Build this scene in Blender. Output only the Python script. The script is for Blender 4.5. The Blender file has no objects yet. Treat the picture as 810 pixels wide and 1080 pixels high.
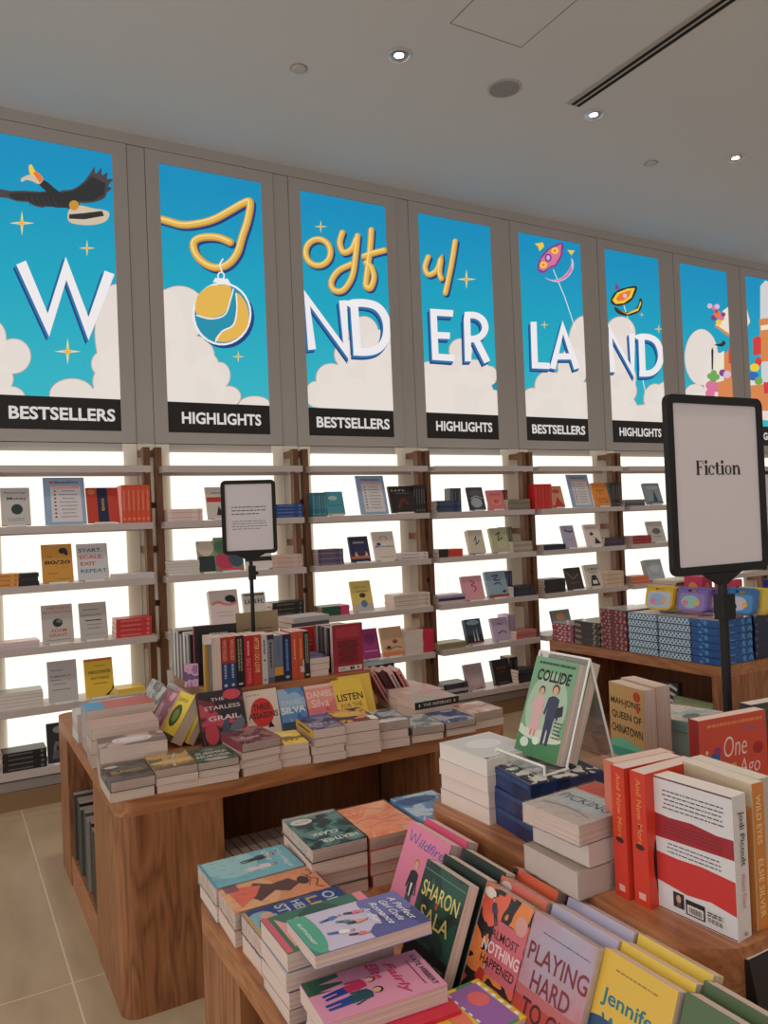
import bpy, math, random
import numpy as np
from mathutils import Matrix, Vector
R = random.Random(7)
scn = bpy.context.scene
COL = bpy.context.collection
rad = math.radians

# ------------------------------------------------------------------ camera model (metres, X along the wall, Y towards it)
F, YAW, PITCH, ROLL, CAMZ = 821.1566, .5177, .0146, -.0406, 1.6
WALL = 5.3354

def cam_axes():
    cy, sy, cp, sp = math.cos(YAW), math.sin(YAW), math.cos(PITCH), math.sin(PITCH)
    fwd = np.array([sy*cp, cy*cp, sp]); right = np.array([cy, -sy, 0]); up = np.cross(right, fwd)
    c, s = math.cos(ROLL), math.sin(ROLL)
    return c*right+s*up, -s*right+c*up, fwd
AX = np.array(cam_axes()); CAM = np.array([0, 0, CAMZ])

def onwall(px, py, y=WALL):
    r = AX.T @ np.array([(px-405)/F, -(py-540)/F, 1]); p = CAM+r*(y/r[1]); return p[0], p[2]

def xs(px, y, z):                       # X of the point at depth y, height z seen in column px
    k = (px-405)/F; q = AX[0]-k*AX[2]
    return -(q[1]*y+q[2]*(z-CAMZ))/q[0]

# ------------------------------------------------------------------ materials
def lin(c):
    o = []
    for v in c[:3]:
        v = v/255.
        o.append(v/12.92 if v <= .04045 else ((v+.055)/1.055)**2.4)
    return (*o, 1)
MATS = {}

def mat(rgb, rough=.5, emit=0, metal=0, coat=0, bump=0, bscale=40, alpha=1):
    key = (tuple(rgb), rough, emit, metal, coat, bump, bscale)
    if key in MATS: return MATS[key]
    m = bpy.data.materials.new('paint_%d_%d_%d' % tuple(int(v) for v in rgb[:3])); m.use_nodes = True
    nt = m.node_tree; b = nt.nodes['Principled BSDF']
    b.inputs['Base Color'].default_value = lin(rgb); b.inputs['Roughness'].default_value = rough
    b.inputs['Metallic'].default_value = metal
    if emit:
        b.inputs['Emission Color'].default_value = lin(rgb); b.inputs['Emission Strength'].default_value = emit
        b.inputs['Base Color'].default_value = (.05, .05, .05, 1); b.inputs['Specular IOR Level'].default_value = .1
    if coat: b.inputs['Coat Weight'].default_value = coat; b.inputs['Coat Roughness'].default_value = .08
    if bump:
        t = nt.nodes.new('ShaderNodeTexCoord'); n = nt.nodes.new('ShaderNodeTexNoise'); bp = nt.nodes.new('ShaderNodeBump')
        n.inputs['Scale'].default_value = bscale; n.inputs['Detail'].default_value = 4
        bp.inputs['Strength'].default_value = bump; bp.inputs['Distance'].default_value = .004
        nt.links.new(t.outputs['Object'], n.inputs['Vector']); nt.links.new(n.outputs['Fac'], bp.inputs['Height'])
        nt.links.new(bp.outputs['Normal'], b.inputs['Normal'])
    MATS[key] = m
    return m

def ink(rgb, rough=.42): return mat(rgb, rough)

def ramp_mat(name, stops, scale, rough=.4, kind='noise', emit=0, interp='CONSTANT', stretch=(1, 1, 1), coat=0, detail=3, dist=0):
    key = (name, scale)
    if key in MATS: return MATS[key]
    m = bpy.data.materials.new(name); m.use_nodes = True; nt = m.node_tree; b = nt.nodes['Principled BSDF']
    t = nt.nodes.new('ShaderNodeTexCoord'); mp = nt.nodes.new('ShaderNodeMapping'); mp.inputs['Scale'].default_value = stretch
    if kind == 'noise':
        n = nt.nodes.new('ShaderNodeTexNoise'); n.inputs['Detail'].default_value = detail; n.inputs['Distortion'].default_value = dist
        out = 'Fac'
    else:
        n = nt.nodes.new('ShaderNodeTexVoronoi'); out = 'Color'
    n.inputs['Scale'].default_value = scale
    r = nt.nodes.new('ShaderNodeValToRGB'); r.color_ramp.interpolation = interp
    e = r.color_ramp.elements
    while len(e) > 1: e.remove(e[-1])
    e[0].position = stops[0][0]; e[0].color = lin(stops[0][1])
    for p, c in stops[1:]:
        x = e.new(p); x.color = lin(c)
    nt.links.new(t.outputs['Object'], mp.inputs['Vector']); nt.links.new(mp.outputs['Vector'], n.inputs['Vector'])
    nt.links.new(n.outputs[out], r.inputs['Fac']); nt.links.new(r.outputs['Color'], b.inputs['Base Color'])
    b.inputs['Roughness'].default_value = rough
    if coat: b.inputs['Coat Weight'].default_value = coat; b.inputs['Coat Roughness'].default_value = .1
    MATS[key] = m
    return m

def art(*cols, scale=22, coat=0, rough=.38):          # printed illustration in a few colours
    st = [(0, cols[0])]+[(.38+.26*i/max(1, len(cols)-1), c) for i, c in enumerate(cols[1:])]
    return ramp_mat('print_'+'_'.join('%d' % c[0] for c in cols), st, scale, rough, coat=coat, detail=2, dist=.6)

def wood(name, c1, c2, c3, axis='z', rough=.42):
    m = bpy.data.materials.new(name); m.use_nodes = True; nt = m.node_tree; b = nt.nodes['Principled BSDF']
    t = nt.nodes.new('ShaderNodeTexCoord'); mp = nt.nodes.new('ShaderNodeMapping')
    s = {'z': (9, 9, 1.1), 'x': (1.1, 9, 9), 'y': (9, 1.1, 9)}[axis]; mp.inputs['Scale'].default_value = s
    n1 = nt.nodes.new('ShaderNodeTexNoise'); n1.inputs['Scale'].default_value = 1.1; n1.inputs['Detail'].default_value = 2; n1.inputs['Distortion'].default_value = .5
    mul = nt.nodes.new('ShaderNodeMath'); mul.operation = 'MULTIPLY'; mul.inputs[1].default_value = 16
    fr = nt.nodes.new('ShaderNodeMath'); fr.operation = 'PINGPONG'; fr.inputs[1].default_value = 1
    n2 = nt.nodes.new('ShaderNodeTexNoise'); n2.inputs['Scale'].default_value = 14; n2.inputs['Detail'].default_value = 5
    mp2 = nt.nodes.new('ShaderNodeMapping'); mp2.inputs['Scale'].default_value = tuple(v*.9 if v > 5 else .35 for v in s)
    mix = nt.nodes.new('ShaderNodeMath'); mix.operation = 'MULTIPLY_ADD'; mix.inputs[1].default_value = .38
    half = nt.nodes.new('ShaderNodeMath'); half.operation = 'MULTIPLY'; half.inputs[1].default_value = .68
    r = nt.nodes.new('ShaderNodeValToRGB'); e = r.color_ramp.elements
    e[0].position = .2; e[0].color = lin(c1); e[1].position = .85; e[1].color = lin(c3); x = e.new(.5); x.color = lin(c2)
    L = nt.links.new
    L(t.outputs['Object'], mp.inputs['Vector']); L(mp.outputs['Vector'], n1.inputs['Vector']); L(n1.outputs['Fac'], mul.inputs[0]); L(mul.outputs[0], fr.inputs[0])
    L(t.outputs['Object'], mp2.inputs['Vector']); L(mp2.outputs['Vector'], n2.inputs['Vector']); L(n2.outputs['Fac'], half.inputs[0])
    L(fr.outputs[0], mix.inputs[0]); L(half.outputs[0], mix.inputs[2]); L(mix.outputs[0], r.inputs['Fac']); L(r.outputs['Color'], b.inputs['Base Color'])
    b.inputs['Roughness'].default_value = rough
    return m
W_V = wood('oak_vertical', (104, 62, 38), (144, 92, 58), (168, 114, 76), 'z')
W_H = wood('oak_horizontal', (134, 82, 49), (163, 105, 67), (186, 128, 86), 'x', .36)
W_Y = wood('oak_lengthwise', (134, 82, 49), (163, 105, 67), (186, 128, 86), 'y', .36)
W_DARK = wood('walnut_upright', (92, 58, 34), (112, 72, 44), (130, 88, 56), 'z')
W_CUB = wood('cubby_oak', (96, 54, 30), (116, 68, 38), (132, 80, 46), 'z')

def pages_mat():
    m = bpy.data.materials.new('page_edges'); m.use_nodes = True; nt = m.node_tree; b = nt.nodes['Principled BSDF']
    t = nt.nodes.new('ShaderNodeTexCoord'); mp = nt.nodes.new('ShaderNodeMapping'); mp.inputs['Scale'].default_value = (3, 3, 900)
    n = nt.nodes.new('ShaderNodeTexNoise'); n.inputs['Scale'].default_value = 1.; n.inputs['Detail'].default_value = 3
    r = nt.nodes.new('ShaderNodeValToRGB'); e = r.color_ramp.elements
    e[0].position = .3; e[0].color = lin((196, 172, 160)); e[1].position = .7; e[1].color = lin((232, 212, 200))
    nt.links.new(t.outputs['Object'], mp.inputs['Vector']); nt.links.new(mp.outputs['Vector'], n.inputs['Vector'])
    nt.links.new(n.outputs['Fac'], r.inputs['Fac']); nt.links.new(r.outputs['Color'], b.inputs['Base Color'])
    b.inputs['Roughness'].default_value = .8
    return m
PAGES = pages_mat()
PAGES_W = mat((236, 226, 216), .8)

def wrap_mat():
    m = bpy.data.materials.new('clear_shrink_wrap'); m.use_nodes = True; nt = m.node_tree
    nt.nodes.remove(nt.nodes['Principled BSDF']); out = nt.nodes['Material Output']
    tr = nt.nodes.new('ShaderNodeBsdfTransparent'); gl = nt.nodes.new('ShaderNodeBsdfGlossy'); mx = nt.nodes.new('ShaderNodeMixShader')
    gl.inputs['Roughness'].default_value = .12
    n = nt.nodes.new('ShaderNodeTexNoise'); n.inputs['Scale'].default_value = 38; n.inputs['Detail'].default_value = 5; n.inputs['Distortion'].default_value = 1.5
    t = nt.nodes.new('ShaderNodeTexCoord'); bp = nt.nodes.new('ShaderNodeBump'); bp.inputs['Strength'].default_value = .8; bp.inputs['Distance'].default_value = .006
    fr = nt.nodes.new('ShaderNodeLayerWeight'); fr.inputs['Blend'].default_value = .16
    L = nt.links.new
    L(t.outputs['Object'], n.inputs['Vector']); L(n.outputs['Fac'], bp.inputs['Height']); L(bp.outputs['Normal'], gl.inputs['Normal']); L(bp.outputs['Normal'], fr.inputs['Normal'])
    L(fr.outputs['Fresnel'], mx.inputs['Fac']); L(tr.outputs[0], mx.inputs[1]); L(gl.outputs[0], mx.inputs[2]); L(mx.outputs[0], out.inputs['Surface'])
    return m
WRAP = wrap_mat()

def acrylic_mat():
    m = bpy.data.materials.new('clear_acrylic'); m.use_nodes = True; nt = m.node_tree
    nt.nodes.remove(nt.nodes['Principled BSDF']); out = nt.nodes['Material Output']
    tr = nt.nodes.new('ShaderNodeBsdfTransparent'); gl = nt.nodes.new('ShaderNodeBsdfGlossy'); df = nt.nodes.new('ShaderNodeBsdfDiffuse')
    df.inputs['Color'].default_value = (.9, .9, .9, 1); gl.inputs['Roughness'].default_value = .1
    a = nt.nodes.new('ShaderNodeMixShader'); a.inputs['Fac'].default_value = .35; b = nt.nodes.new('ShaderNodeMixShader'); b.inputs['Fac'].default_value = .3
    L = nt.links.new
    L(gl.outputs[0], a.inputs[1]); L(df.outputs[0], a.inputs[2]); L(tr.outputs[0], b.inputs[1]); L(a.outputs[0], b.inputs[2]); L(b.outputs[0], out.inputs['Surface'])
    return m
ACRY = acrylic_mat()
ACRY_EDGE = mat((235, 232, 226), .25)

# ------------------------------------------------------------------ mesh builder
class MB:
    def __init__(s): s.v = []; s.f = []; s.m = []; s.mats = []
    def mi(s, m):
        if m not in s.mats: s.mats.append(m)
        return s.mats.index(m)
    def face(s, pts, m):
        n = len(s.v); s.v += [tuple(p) for p in pts]; s.f.append(tuple(range(n, n+len(pts)))); s.m.append(s.mi(m))
    def box(s, x0, x1, y0, y1, z0, z1, m, only=None, T=None):
        P = [(x0,y0,z0),(x1,y0,z0),(x1,y1,z0),(x0,y1,z0),(x0,y0,z1),(x1,y0,z1),(x1,y1,z1),(x0,y1,z1)]
        if T: P = [tuple(T @ Vector(p)) for p in P]
        n = len(s.v); s.v += P; k = s.mi(m)
        for f in ((3,2,1,0),(4,5,6,7),(0,1,5,4),(1,2,6,5),(2,3,7,6),(3,0,4,7)): s.f.append(tuple(n+i for i in f)); s.m.append(k)
        return s
    def prism(s, pts, z0, z1, m, mside=None):             # outline in XY (counter-clockwise) pulled up from z0 to z1
        n = len(s.v); N = len(pts); s.v += [(x, y, z0) for x, y in pts]+[(x, y, z1) for x, y in pts]
        k = s.mi(m); ks = s.mi(mside or m)
        s.f.append(tuple(n+i for i in reversed(range(N)))); s.m.append(k); s.f.append(tuple(n+N+i for i in range(N))); s.m.append(k)
        for i in range(N):
            j = (i+1) % N; s.f.append((n+i, n+j, n+N+j, n+N+i)); s.m.append(ks)
        return s
    def slab(s, pts3, d, m):                              # planar outline thickened by vector d
        n = len(s.v); N = len(pts3); s.v += [tuple(p) for p in pts3]+[tuple(np.array(p)+np.array(d)) for p in pts3]; k = s.mi(m)
        s.f.append(tuple(n+i for i in range(N))); s.f.append(tuple(n+N+i for i in reversed(range(N)))); s.m += [k, k]
        for i in range(N):
            j = (i+1) % N; s.f.append((n+j, n+i, n+N+i, n+N+j)); s.m.append(k)
        return s
    def lathe(s, prof, c, m, n=24):                       # profile (r, z) turned about the vertical through c
        b = len(s.v); k = s.mi(m)
        for r, z in prof:
            for i in range(n):
                a = 2*math.pi*i/n; s.v.append((c[0]+r*math.cos(a), c[1]+r*math.sin(a), c[2]+z))
        for q in range(len(prof)-1):
            for i in range(n):
                j = (i+1) % n; s.f.append((b+q*n+i, b+q*n+j, b+(q+1)*n+j, b+(q+1)*n+i)); s.m.append(k)
        return s
    def tube(s, pts, r, m, n=8):
        k = s.mi(m); rings = []
        for i, p in enumerate(pts):
            p = Vector(p); a = Vector(pts[max(0, i-1)]); b = Vector(pts[min(len(pts)-1, i+1)]); d = (b-a).normalized()
            u = d.orthogonal().normalized(); w = d.cross(u); st = len(s.v); rings.append(st)
            for q in range(n):
                t = 2*math.pi*q/n; s.v.append(tuple(p+r*(math.cos(t)*u+math.sin(t)*w)))
        for a, b in zip(rings, rings[1:]):
            for q in range(n):
                j = (q+1) % n; s.f.append((a+q, a+j, b+j, b+q)); s.m.append(k)
        for st in (rings[0], rings[-1]): s.f.append(tuple(range(st, st+n))); s.m.append(k)
        return s
    def mesh(s, name):
        me = bpy.data.meshes.new(name); me.from_pydata(s.v, [], s.f)
        for m in s.mats: me.materials.append(m)
        me.polygons.foreach_set('material_index', s.m); me.update(); return me
    def obj(s, name, parent=None, me=None):
        o = bpy.data.objects.new(name, me or s.mesh(name)); COL.objects.link(o)
        if parent is not None: o.parent = parent
        return o

def thing(name, label, cat, M=None, group=None):
    o = bpy.data.objects.new(name, None); COL.objects.link(o); o.empty_display_size = .02
    if M is not None: o.matrix_world = M if isinstance(M, Matrix) else Matrix.Translation(M)
    o['label'] = label; o['category'] = cat
    if group: o['group'] = group
    return o

def tag(o, label, cat, group=None):
    o['label'] = label; o['category'] = cat
    if group: o['group'] = group
    return o

def struct(o): o['kind'] = 'structure'; return o

def rrect(x0, x1, y0, y1, r, corners='1234', n=8):        # counter-clockwise; corners 1 nl, 2 nr, 3 fr, 4 fl
    out = []
    for c, (cx, cy, a, px, py) in {'1': (x0+r, y0+r, 180, x0, y0), '2': (x1-r, y0+r, 270, x1, y0), '3': (x1-r, y1-r, 0, x1, y1), '4': (x0+r, y1-r, 90, x0, y1)}.items():
        if c in corners: out += [(cx+r*math.cos(rad(a+90*i/n)), cy+r*math.sin(rad(a+90*i/n))) for i in range(n+1)]
        else: out.append((px, py))
    return out

# ------------------------------------------------------------------ flat artwork: text, ribbons, discs in 2-D
TXT = {}

def text2d(body, bold=0., shear=0.):
    key = (body, bold, shear)
    if key in TXT: return TXT[key]
    c = bpy.data.curves.new('t', 'FONT'); c.body = body; c.size = 1; c.offset = bold; c.shear = shear; c.resolution_u = 3; c.fill_mode = 'FRONT'; c.extrude = 0
    o = bpy.data.objects.new('t', c); COL.objects.link(o)
    dg = bpy.context.evaluated_depsgraph_get(); me = bpy.data.meshes.new_from_object(o.evaluated_get(dg))
    V = [(v.co.x, v.co.y) for v in me.vertices]; Fs = [tuple(p.vertices) for p in me.polygons]
    bpy.data.objects.remove(o); bpy.data.curves.remove(c); bpy.data.meshes.remove(me)
    x0 = min(v[0] for v in V); x1 = max(v[0] for v in V); y0 = min(v[1] for v in V); y1 = max(v[1] for v in V)
    V = [((x-(x0+x1)/2)/(y1-y0), (y-(y0+y1)/2)/(y1-y0)) for x, y in V]
    TXT[key] = (V, Fs, (x1-x0)/(y1-y0)); return TXT[key]

def put_text(mb, body, fn, c, h, m, bold=.0, w=None, rot=0, shear=0.):
    """fn maps 2-D to 3-D; text centred on c with height h, squeezed to width w when given"""
    V, Fs, asp = text2d(body, bold, shear); sx = h if w is None else w/asp; n = len(mb.v); ca, sa = math.cos(rad(rot)), math.sin(rad(rot))
    for x, y in V:
        X, Y = x*sx, y*h; mb.v.append(tuple(fn(c[0]+X*ca-Y*sa, c[1]+X*sa+Y*ca)))
    k = mb.mi(m)
    for f in Fs: mb.f.append(tuple(n+i for i in f)); mb.m.append(k)

def smooth(pts, k=6, closed=False):
    P = [np.array(p, float) for p in pts]; out = []; n = len(P)
    rng = range(n) if closed else range(n-1)
    for i in rng:
        if closed: a, b, c, d = P[i-1], P[i], P[(i+1) % n], P[(i+2) % n]
        else: a, b, c, d = P[max(0, i-1)], P[i], P[i+1], P[min(n-1, i+2)]
        for j in range(k):
            t = j/k; out.append(.5*((2*b)+(-a+c)*t+(2*a-5*b+4*c-d)*t*t+(-a+3*b-3*c+d)*t**3))
    if not closed: out.append(P[-1])
    return [tuple(p) for p in out]

def ribbon(pts, w, closed=False, cap=True):
    """quads of a mitred stroke of width w (number or list)"""
    P = [np.array(p, float) for p in pts]; n = len(P); ws = w if isinstance(w, (list, tuple)) else [w]*n; Ls = []; Rs = []
    for i in range(n):
        a = P[i-1] if (i > 0 or closed) else None; b = P[(i+1) % n] if (i < n-1 or closed) else None
        d1 = (P[i]-a) if a is not None else (b-P[i]); d2 = (b-P[i]) if b is not None else d1
        d1 = d1/(np.linalg.norm(d1)+1e-9); d2 = d2/(np.linalg.norm(d2)+1e-9)
        n1 = np.array([-d1[1], d1[0]]); n2 = np.array([-d2[1], d2[0]]); m = n1+n2; L = np.linalg.norm(m); m = m/L if L > .2 else n1
        s = min(1/max(.3, float(m@n1)), 2.2); Ls.append(P[i]+m*s*ws[i]/2); Rs.append(P[i]-m*s*ws[i]/2)
    q = [(tuple(Rs[i]), tuple(Rs[(i+1) % n]), tuple(Ls[(i+1) % n]), tuple(Ls[i])) for i in range(n if closed else n-1)]
    return q

def disc(c, rx, ry=None, n=26, rot=0, a0=0, a1=360):
    ry = ry or rx; ca, sa = math.cos(rad(rot)), math.sin(rad(rot)); out = []
    full = (a1-a0) >= 360; N = n if full else n+1
    for i in range(N):
        t = rad(a0+(a1-a0)*i/n); x, y = rx*math.cos(t), ry*math.sin(t); out.append((c[0]+x*ca-y*sa, c[1]+x*sa+y*ca))
    return out

def star(c, r, thin=.16):
    out = []
    for i in range(8):
        a = rad(45*i); q = r if i % 2 == 0 else r*thin; out.append((c[0]+q*math.cos(a), c[1]+q*math.sin(a)))
    return out

def clip(poly, x0, x1, y0, y1):
    for ax, lim, sg in ((0, x0, 1), (0, x1, -1), (1, y0, 1), (1, y1, -1)):
        out = []
        for i in range(len(poly)):
            a, b = poly[i-1], poly[i]; ia, ib = sg*(a[ax]-lim) >= 0, sg*(b[ax]-lim) >= 0
            if ia != ib:
                t = (lim-a[ax])/(b[ax]-a[ax]); out.append((a[0]+t*(b[0]-a[0]), a[1]+t*(b[1]-a[1])))
            if ib: out.append(b)
        poly = out
        if not poly: return []
    return poly

# ------------------------------------------------------------------ books
EPS = .00006

class Book:
    """local frame: spine at x=0, foot at y=0, back cover z=0, front cover z=T"""
    def __init__(s, W, H, T, cover, pages=None, spine=None, front=None, back=None, hard=False, wrap=False):
        s.W, s.H, s.T = W, H, T; s.wrap = wrap; mb = s.mb = MB(); t = .0022 if hard else .0011; o = .003 if hard else .0004
        cm = cover if not isinstance(cover, tuple) else ink(cover)
        g = lambda c: cm if c is None else (ink(c) if isinstance(c, tuple) else c)
        mb.box(0, W, 0, H, 0, t, g(back)); mb.box(0, W, 0, H, T-t, T, g(front)); mb.box(0, t, 0, H, t, T-t, g(spine))
        p = s.pg = MB(); pm = PAGES if pages is None else (ink(pages, .8) if isinstance(pages, tuple) else pages)
        p.box(t, W-o-.0004, o, H-o, t, T-t, pm)
        s.n = 0; s.me = None
    def lay(s): s.n += 1; return EPS*s.n
    def fn(s, side, e):
        W, H, T = s.W, s.H, s.T
        if side == 'front': return lambda u, v: (u*W, v*H, T+e)
        if side == 'back': return lambda u, v: (W-u*W, v*H, -e)
        return lambda u, v: (-e, H*(1-u), T*v)            # spine: u runs from head to foot, v from back to front
    def poly(s, pts, c, side='front'):
        f = s.fn(side, s.lay()); q = clip(list(pts), .004, .996, .004, .996)
        if len(q) > 2: s.mb.face([f(*p) for p in q], ink(c) if isinstance(c, tuple) else c)
        return s
    def rect(s, u0, v0, u1, v1, c, side='front'): return s.poly([(u0, v0), (u1, v0), (u1, v1), (u0, v1)], c, side)
    def oval(s, u, v, ru, rv, c, side='front', rot=0): return s.poly(disc((u, v), ru, rv, 22, rot), c, side)
    def line(s, pts, w, c, side='front', sm=True, k=5):
        f = s.fn(side, s.lay()); A = s.H/s.W if side != 'spine' else s.T/s.H
        P = smooth(pts, k) if sm and len(pts) > 2 else pts
        Q = [(u, v*A) for u, v in P]
        for q in ribbon(Q, w): s.mb.face([f(x, y/A) for x, y in q], ink(c) if isinstance(c, tuple) else c)
        return s
    def text(s, body, u, v, h, c, w=None, side='front', bold=.01, shear=0., rot=0):
        e = s.lay(); W, H, T = s.W, s.H, s.T
        if side == 'front': f = lambda x, y: (x, y, T+e)
        elif side == 'back': f = lambda x, y: (W-x, y, -e)
        else: f = lambda x, y: (-e, H-x, y)
        A, B = (W, H) if side != 'spine' else (H, T)
        put_text(s.mb, body, f, (u*A, v*B), h*B, ink(c), bold, None if w is None else w*A, rot, shear); return s
    def lines(s, u0, u1, v0, v1, n, c, h=.25, side='front', jag=.25, seed=1):   # lines of small print
        r = random.Random(seed)
        for i in range(n):
            v = v1-(v1-v0)*(i+.5)/n; q = (v1-v0)/n*h; d = (u1-u0)*jag*r.random(); f = s.fn(side, EPS*(s.n+1)); m = ink(c); u = u0+d/2
            while u < u1-d/2:
                l = .02+.05*r.random(); e = min(u+l, u1-d/2); s.mb.face([f(u, v-q/2), f(e, v-q/2), f(e, v+q/2), f(u, v+q/2)], m); u = e+.012
        s.n += 1; return s
    def scrib(s, body, u, v, h, c, w=None, bold=0):            # lettering too small to read
        w = w or .6; n = len(body); f = s.fn('front', s.lay()); m = ink(c); st = w/n
        for i in range(n):
            a = u-w/2+i*st; s.mb.face([f(a, v-h/2), f(a+st*.3, v-h/2), f(a+st*.3, v+h/2), f(a, v+h/2)], m)
            q = v+h*((i*7 % 5)/5-.5)*.8; s.mb.face([f(a, q-h*.1), f(a+st*.75, q-h*.1), f(a+st*.75, q+h*.1), f(a, q+h*.1)], m)
        return s
    def person(s, u, v, h, hair, top, legs, skin=(214, 168, 140), tilt=0, dress=False):
        a = s.H/s.W
        P = lambda du, dv: (u+(du*math.cos(rad(tilt))-dv*math.sin(rad(tilt)))*h*a, v+(du*math.sin(rad(tilt))+dv*math.cos(rad(tilt)))*h)
        s.poly([P(-.1, .45), P(.1, .45), P(.09, .2), P(.075, 0), P(.015, 0), P(.01, .25), P(-.02, .25), P(-.03, 0), P(-.09, 0), P(-.1, .25)], legs)
        if dress: s.poly([P(-.07, .5), P(.07, .5), P(.16, .12), P(-.15, .12)], top)
        s.poly([P(-.11, .42), P(.11, .42), P(.12, .7), P(.15, .6), P(.19, .45), P(.15, .43), P(.13, .55), P(.13, .78), P(.04, .82), P(-.04, .82), P(-.13, .78), P(-.18, .5), P(-.13, .48), P(-.1, .62)], top)
        c = P(0, .91); r = .075*h
        s.poly(disc((P(0, .93)[0], P(0, .93)[1]), r*a*1.15, r*1.25, 16), hair); s.poly(disc(c, r*a*.85, r, 16), skin); return s
    def place(s, M, label, cat='book', group=None, name='book'):
        if s.me is None:
            s.me = s.mb.mesh('cover'); s.pm = s.pg.mesh('pages')
            if s.wrap:
                b = MB(); e = .0022; b.box(-e, s.W+e, -e, s.H+e, -e*.2, s.T+e, WRAP); s.wm = b.mesh('shrink_wrap')
        t = thing(name, label, cat, M, group); MB().obj('cover', t, s.me); MB().obj('pages', t, s.pm)
        if s.wrap: MB().obj('shrink_wrap', t, s.wm)
        return t

def pose_flat(cx, cy, z, rot, b, up=True):
    M = Matrix.Translation((cx, cy, z)) @ Matrix.Rotation(rad(rot), 4, 'Z')
    if up: return M @ Matrix.Translation((-b.W/2, -b.H/2, 0))
    return M @ Matrix.Rotation(math.pi, 4, 'Y') @ Matrix.Translation((-b.W/2, -b.H/2, -b.T))

def pose_up(x, y, z, face, lean, b, back=False):
    """stands on its foot; (x, y) is the middle of the lower edge of the side seen, face = heading that side looks at
    (0: towards -Y, -90: towards -X, 90: towards +X), lean tips its head away from the viewer"""
    a = rad(lean)
    M = Matrix.Translation((x, y, z)) @ Matrix.Rotation(rad(face), 4, 'Z') @ Matrix.Rotation(math.pi/2-a, 4, 'X')
    if not back: return M @ Matrix.Translation((-b.W/2, 0, -b.T)) @ Matrix.Translation((0, b.T*math.tan(a)*0, 0)) if a == 0 else \
        Matrix.Translation((0, 0, b.T*math.sin(a))) @ M @ Matrix.Translation((-b.W/2, 0, -b.T))
    return Matrix.Translation((0, 0, b.T*math.sin(a))) @ M @ Matrix.Rotation(math.pi, 4, 'Y') @ Matrix.Translation((-b.W/2, 0, 0))

ORD = ['topmost', 'second from top', 'third from top', 'fourth from top', 'fifth from top', 'sixth from top', 'seventh from top', 'eighth from top', 'ninth from top', 'tenth from top', 'eleventh from top', 'twelfth from top']
ORDL = ['first', 'second', 'third', 'fourth', 'fifth', 'sixth', 'seventh', 'eighth', 'ninth', 'tenth']
PLAIN = {}

def plain(W, H, T, cover, spine=None, pages=None, mark=None):
    k = (round(W, 3), round(H, 3), round(T, 4), cover, spine, pages, mark)
    if k not in PLAIN:
        b = Book(W, H, T, cover, pages, spine)
        if mark:                                           # title on the spine as a bar of small print
            mark = tuple(int(.42*m_+.58*c_) for m_, c_ in zip(mark, cover)) if isinstance(cover, tuple) else mark
            b.lines(.12, .7, .3, .7, 1, mark, .75, 'spine', .1, len(PLAIN)); b.rect(.86, .25, .93, .75, mark, 'spine')
        PLAIN[k] = b
    return PLAIN[k]

# ================================================================== the room
CEIL = 4.3
def floor_mat():
    m = bpy.data.materials.new('beige_floor_tiles'); m.use_nodes = True; nt = m.node_tree; b = nt.nodes['Principled BSDF']; L = nt.links.new
    t = nt.nodes.new('ShaderNodeTexCoord'); mp = nt.nodes.new('ShaderNodeMapping'); mp.inputs['Location'].default_value = (-.365, -3.03, 0)
    sep = nt.nodes.new('ShaderNodeSeparateXYZ'); L(t.outputs['Object'], mp.inputs['Vector']); L(mp.outputs['Vector'], sep.inputs[0])
    g = []
    for ax, size in (('X', .6), ('Y', 1.96)):
        a = nt.nodes.new('ShaderNodeMath'); a.operation = 'PINGPONG'; a.inputs[1].default_value = size/2; L(sep.outputs[ax], a.inputs[0])
        c = nt.nodes.new('ShaderNodeMath'); c.operation = 'LESS_THAN'; c.inputs[1].default_value = .003; L(a.outputs[0], c.inputs[0]); g.append(c)
    mx = nt.nodes.new('ShaderNodeMath'); mx.operation = 'MAXIMUM'; L(g[0].outputs[0], mx.inputs[0]); L(g[1].outputs[0], mx.inputs[1])
    n = nt.nodes.new('ShaderNodeTexNoise'); n.inputs['Scale'].default_value = 3; n.inputs['Detail'].default_value = 6
    st = nt.nodes.new('ShaderNodeMapping'); st.inputs['Scale'].default_value = (2.2, .7, 1); L(t.outputs['Object'], st.inputs['Vector']); L(st.outputs['Vector'], n.inputs['Vector'])
    r = nt.nodes.new('ShaderNodeValToRGB'); e = r.color_ramp.elements; e[0].position = .3; e[0].color = lin((168, 146, 118)); e[1].position = .75; e[1].color = lin((192, 172, 144))
    L(n.outputs['Fac'], r.inputs['Fac']); mix = nt.nodes.new('ShaderNodeMixRGB'); L(mx.outputs[0], mix.inputs['Fac']); L(r.outputs['Color'], mix.inputs['Color1'])
    mix.inputs['Color2'].default_value = lin((214, 200, 178)); L(mix.outputs['Color'], b.inputs['Base Color']); b.inputs['Roughness'].default_value = .38
    return m
XL, XR, YN = -3.2, 10.2, -4.2
struct(MB().box(XL, XR, YN, WALL+.15, -.1, 0, floor_mat()).obj('floor'))
CEIL_M = mat((212, 214, 214), .85)
struct(MB().box(XL, XR, YN, WALL+.15, CEIL, CEIL+.12, CEIL_M).obj('ceiling'))
WALL_M = mat((178, 171, 166), .6)
SPILL_CREAM_M = mat((240, 232, 214), .45)  # paler than the upper wall: light spilling from the panels is put into the colour
SEAM = mat((40, 36, 34), .8)
PX0, PITCH_X, PW = .3192, 1.0506, .7411
ZT, ZB = 4.136, 2.282
struct(MB().box(XL, XR, WALL+.05, WALL+.15, 0, CEIL, SEAM).obj('wall_back'))
LP_T, LP_B = 2.142, .2
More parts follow.
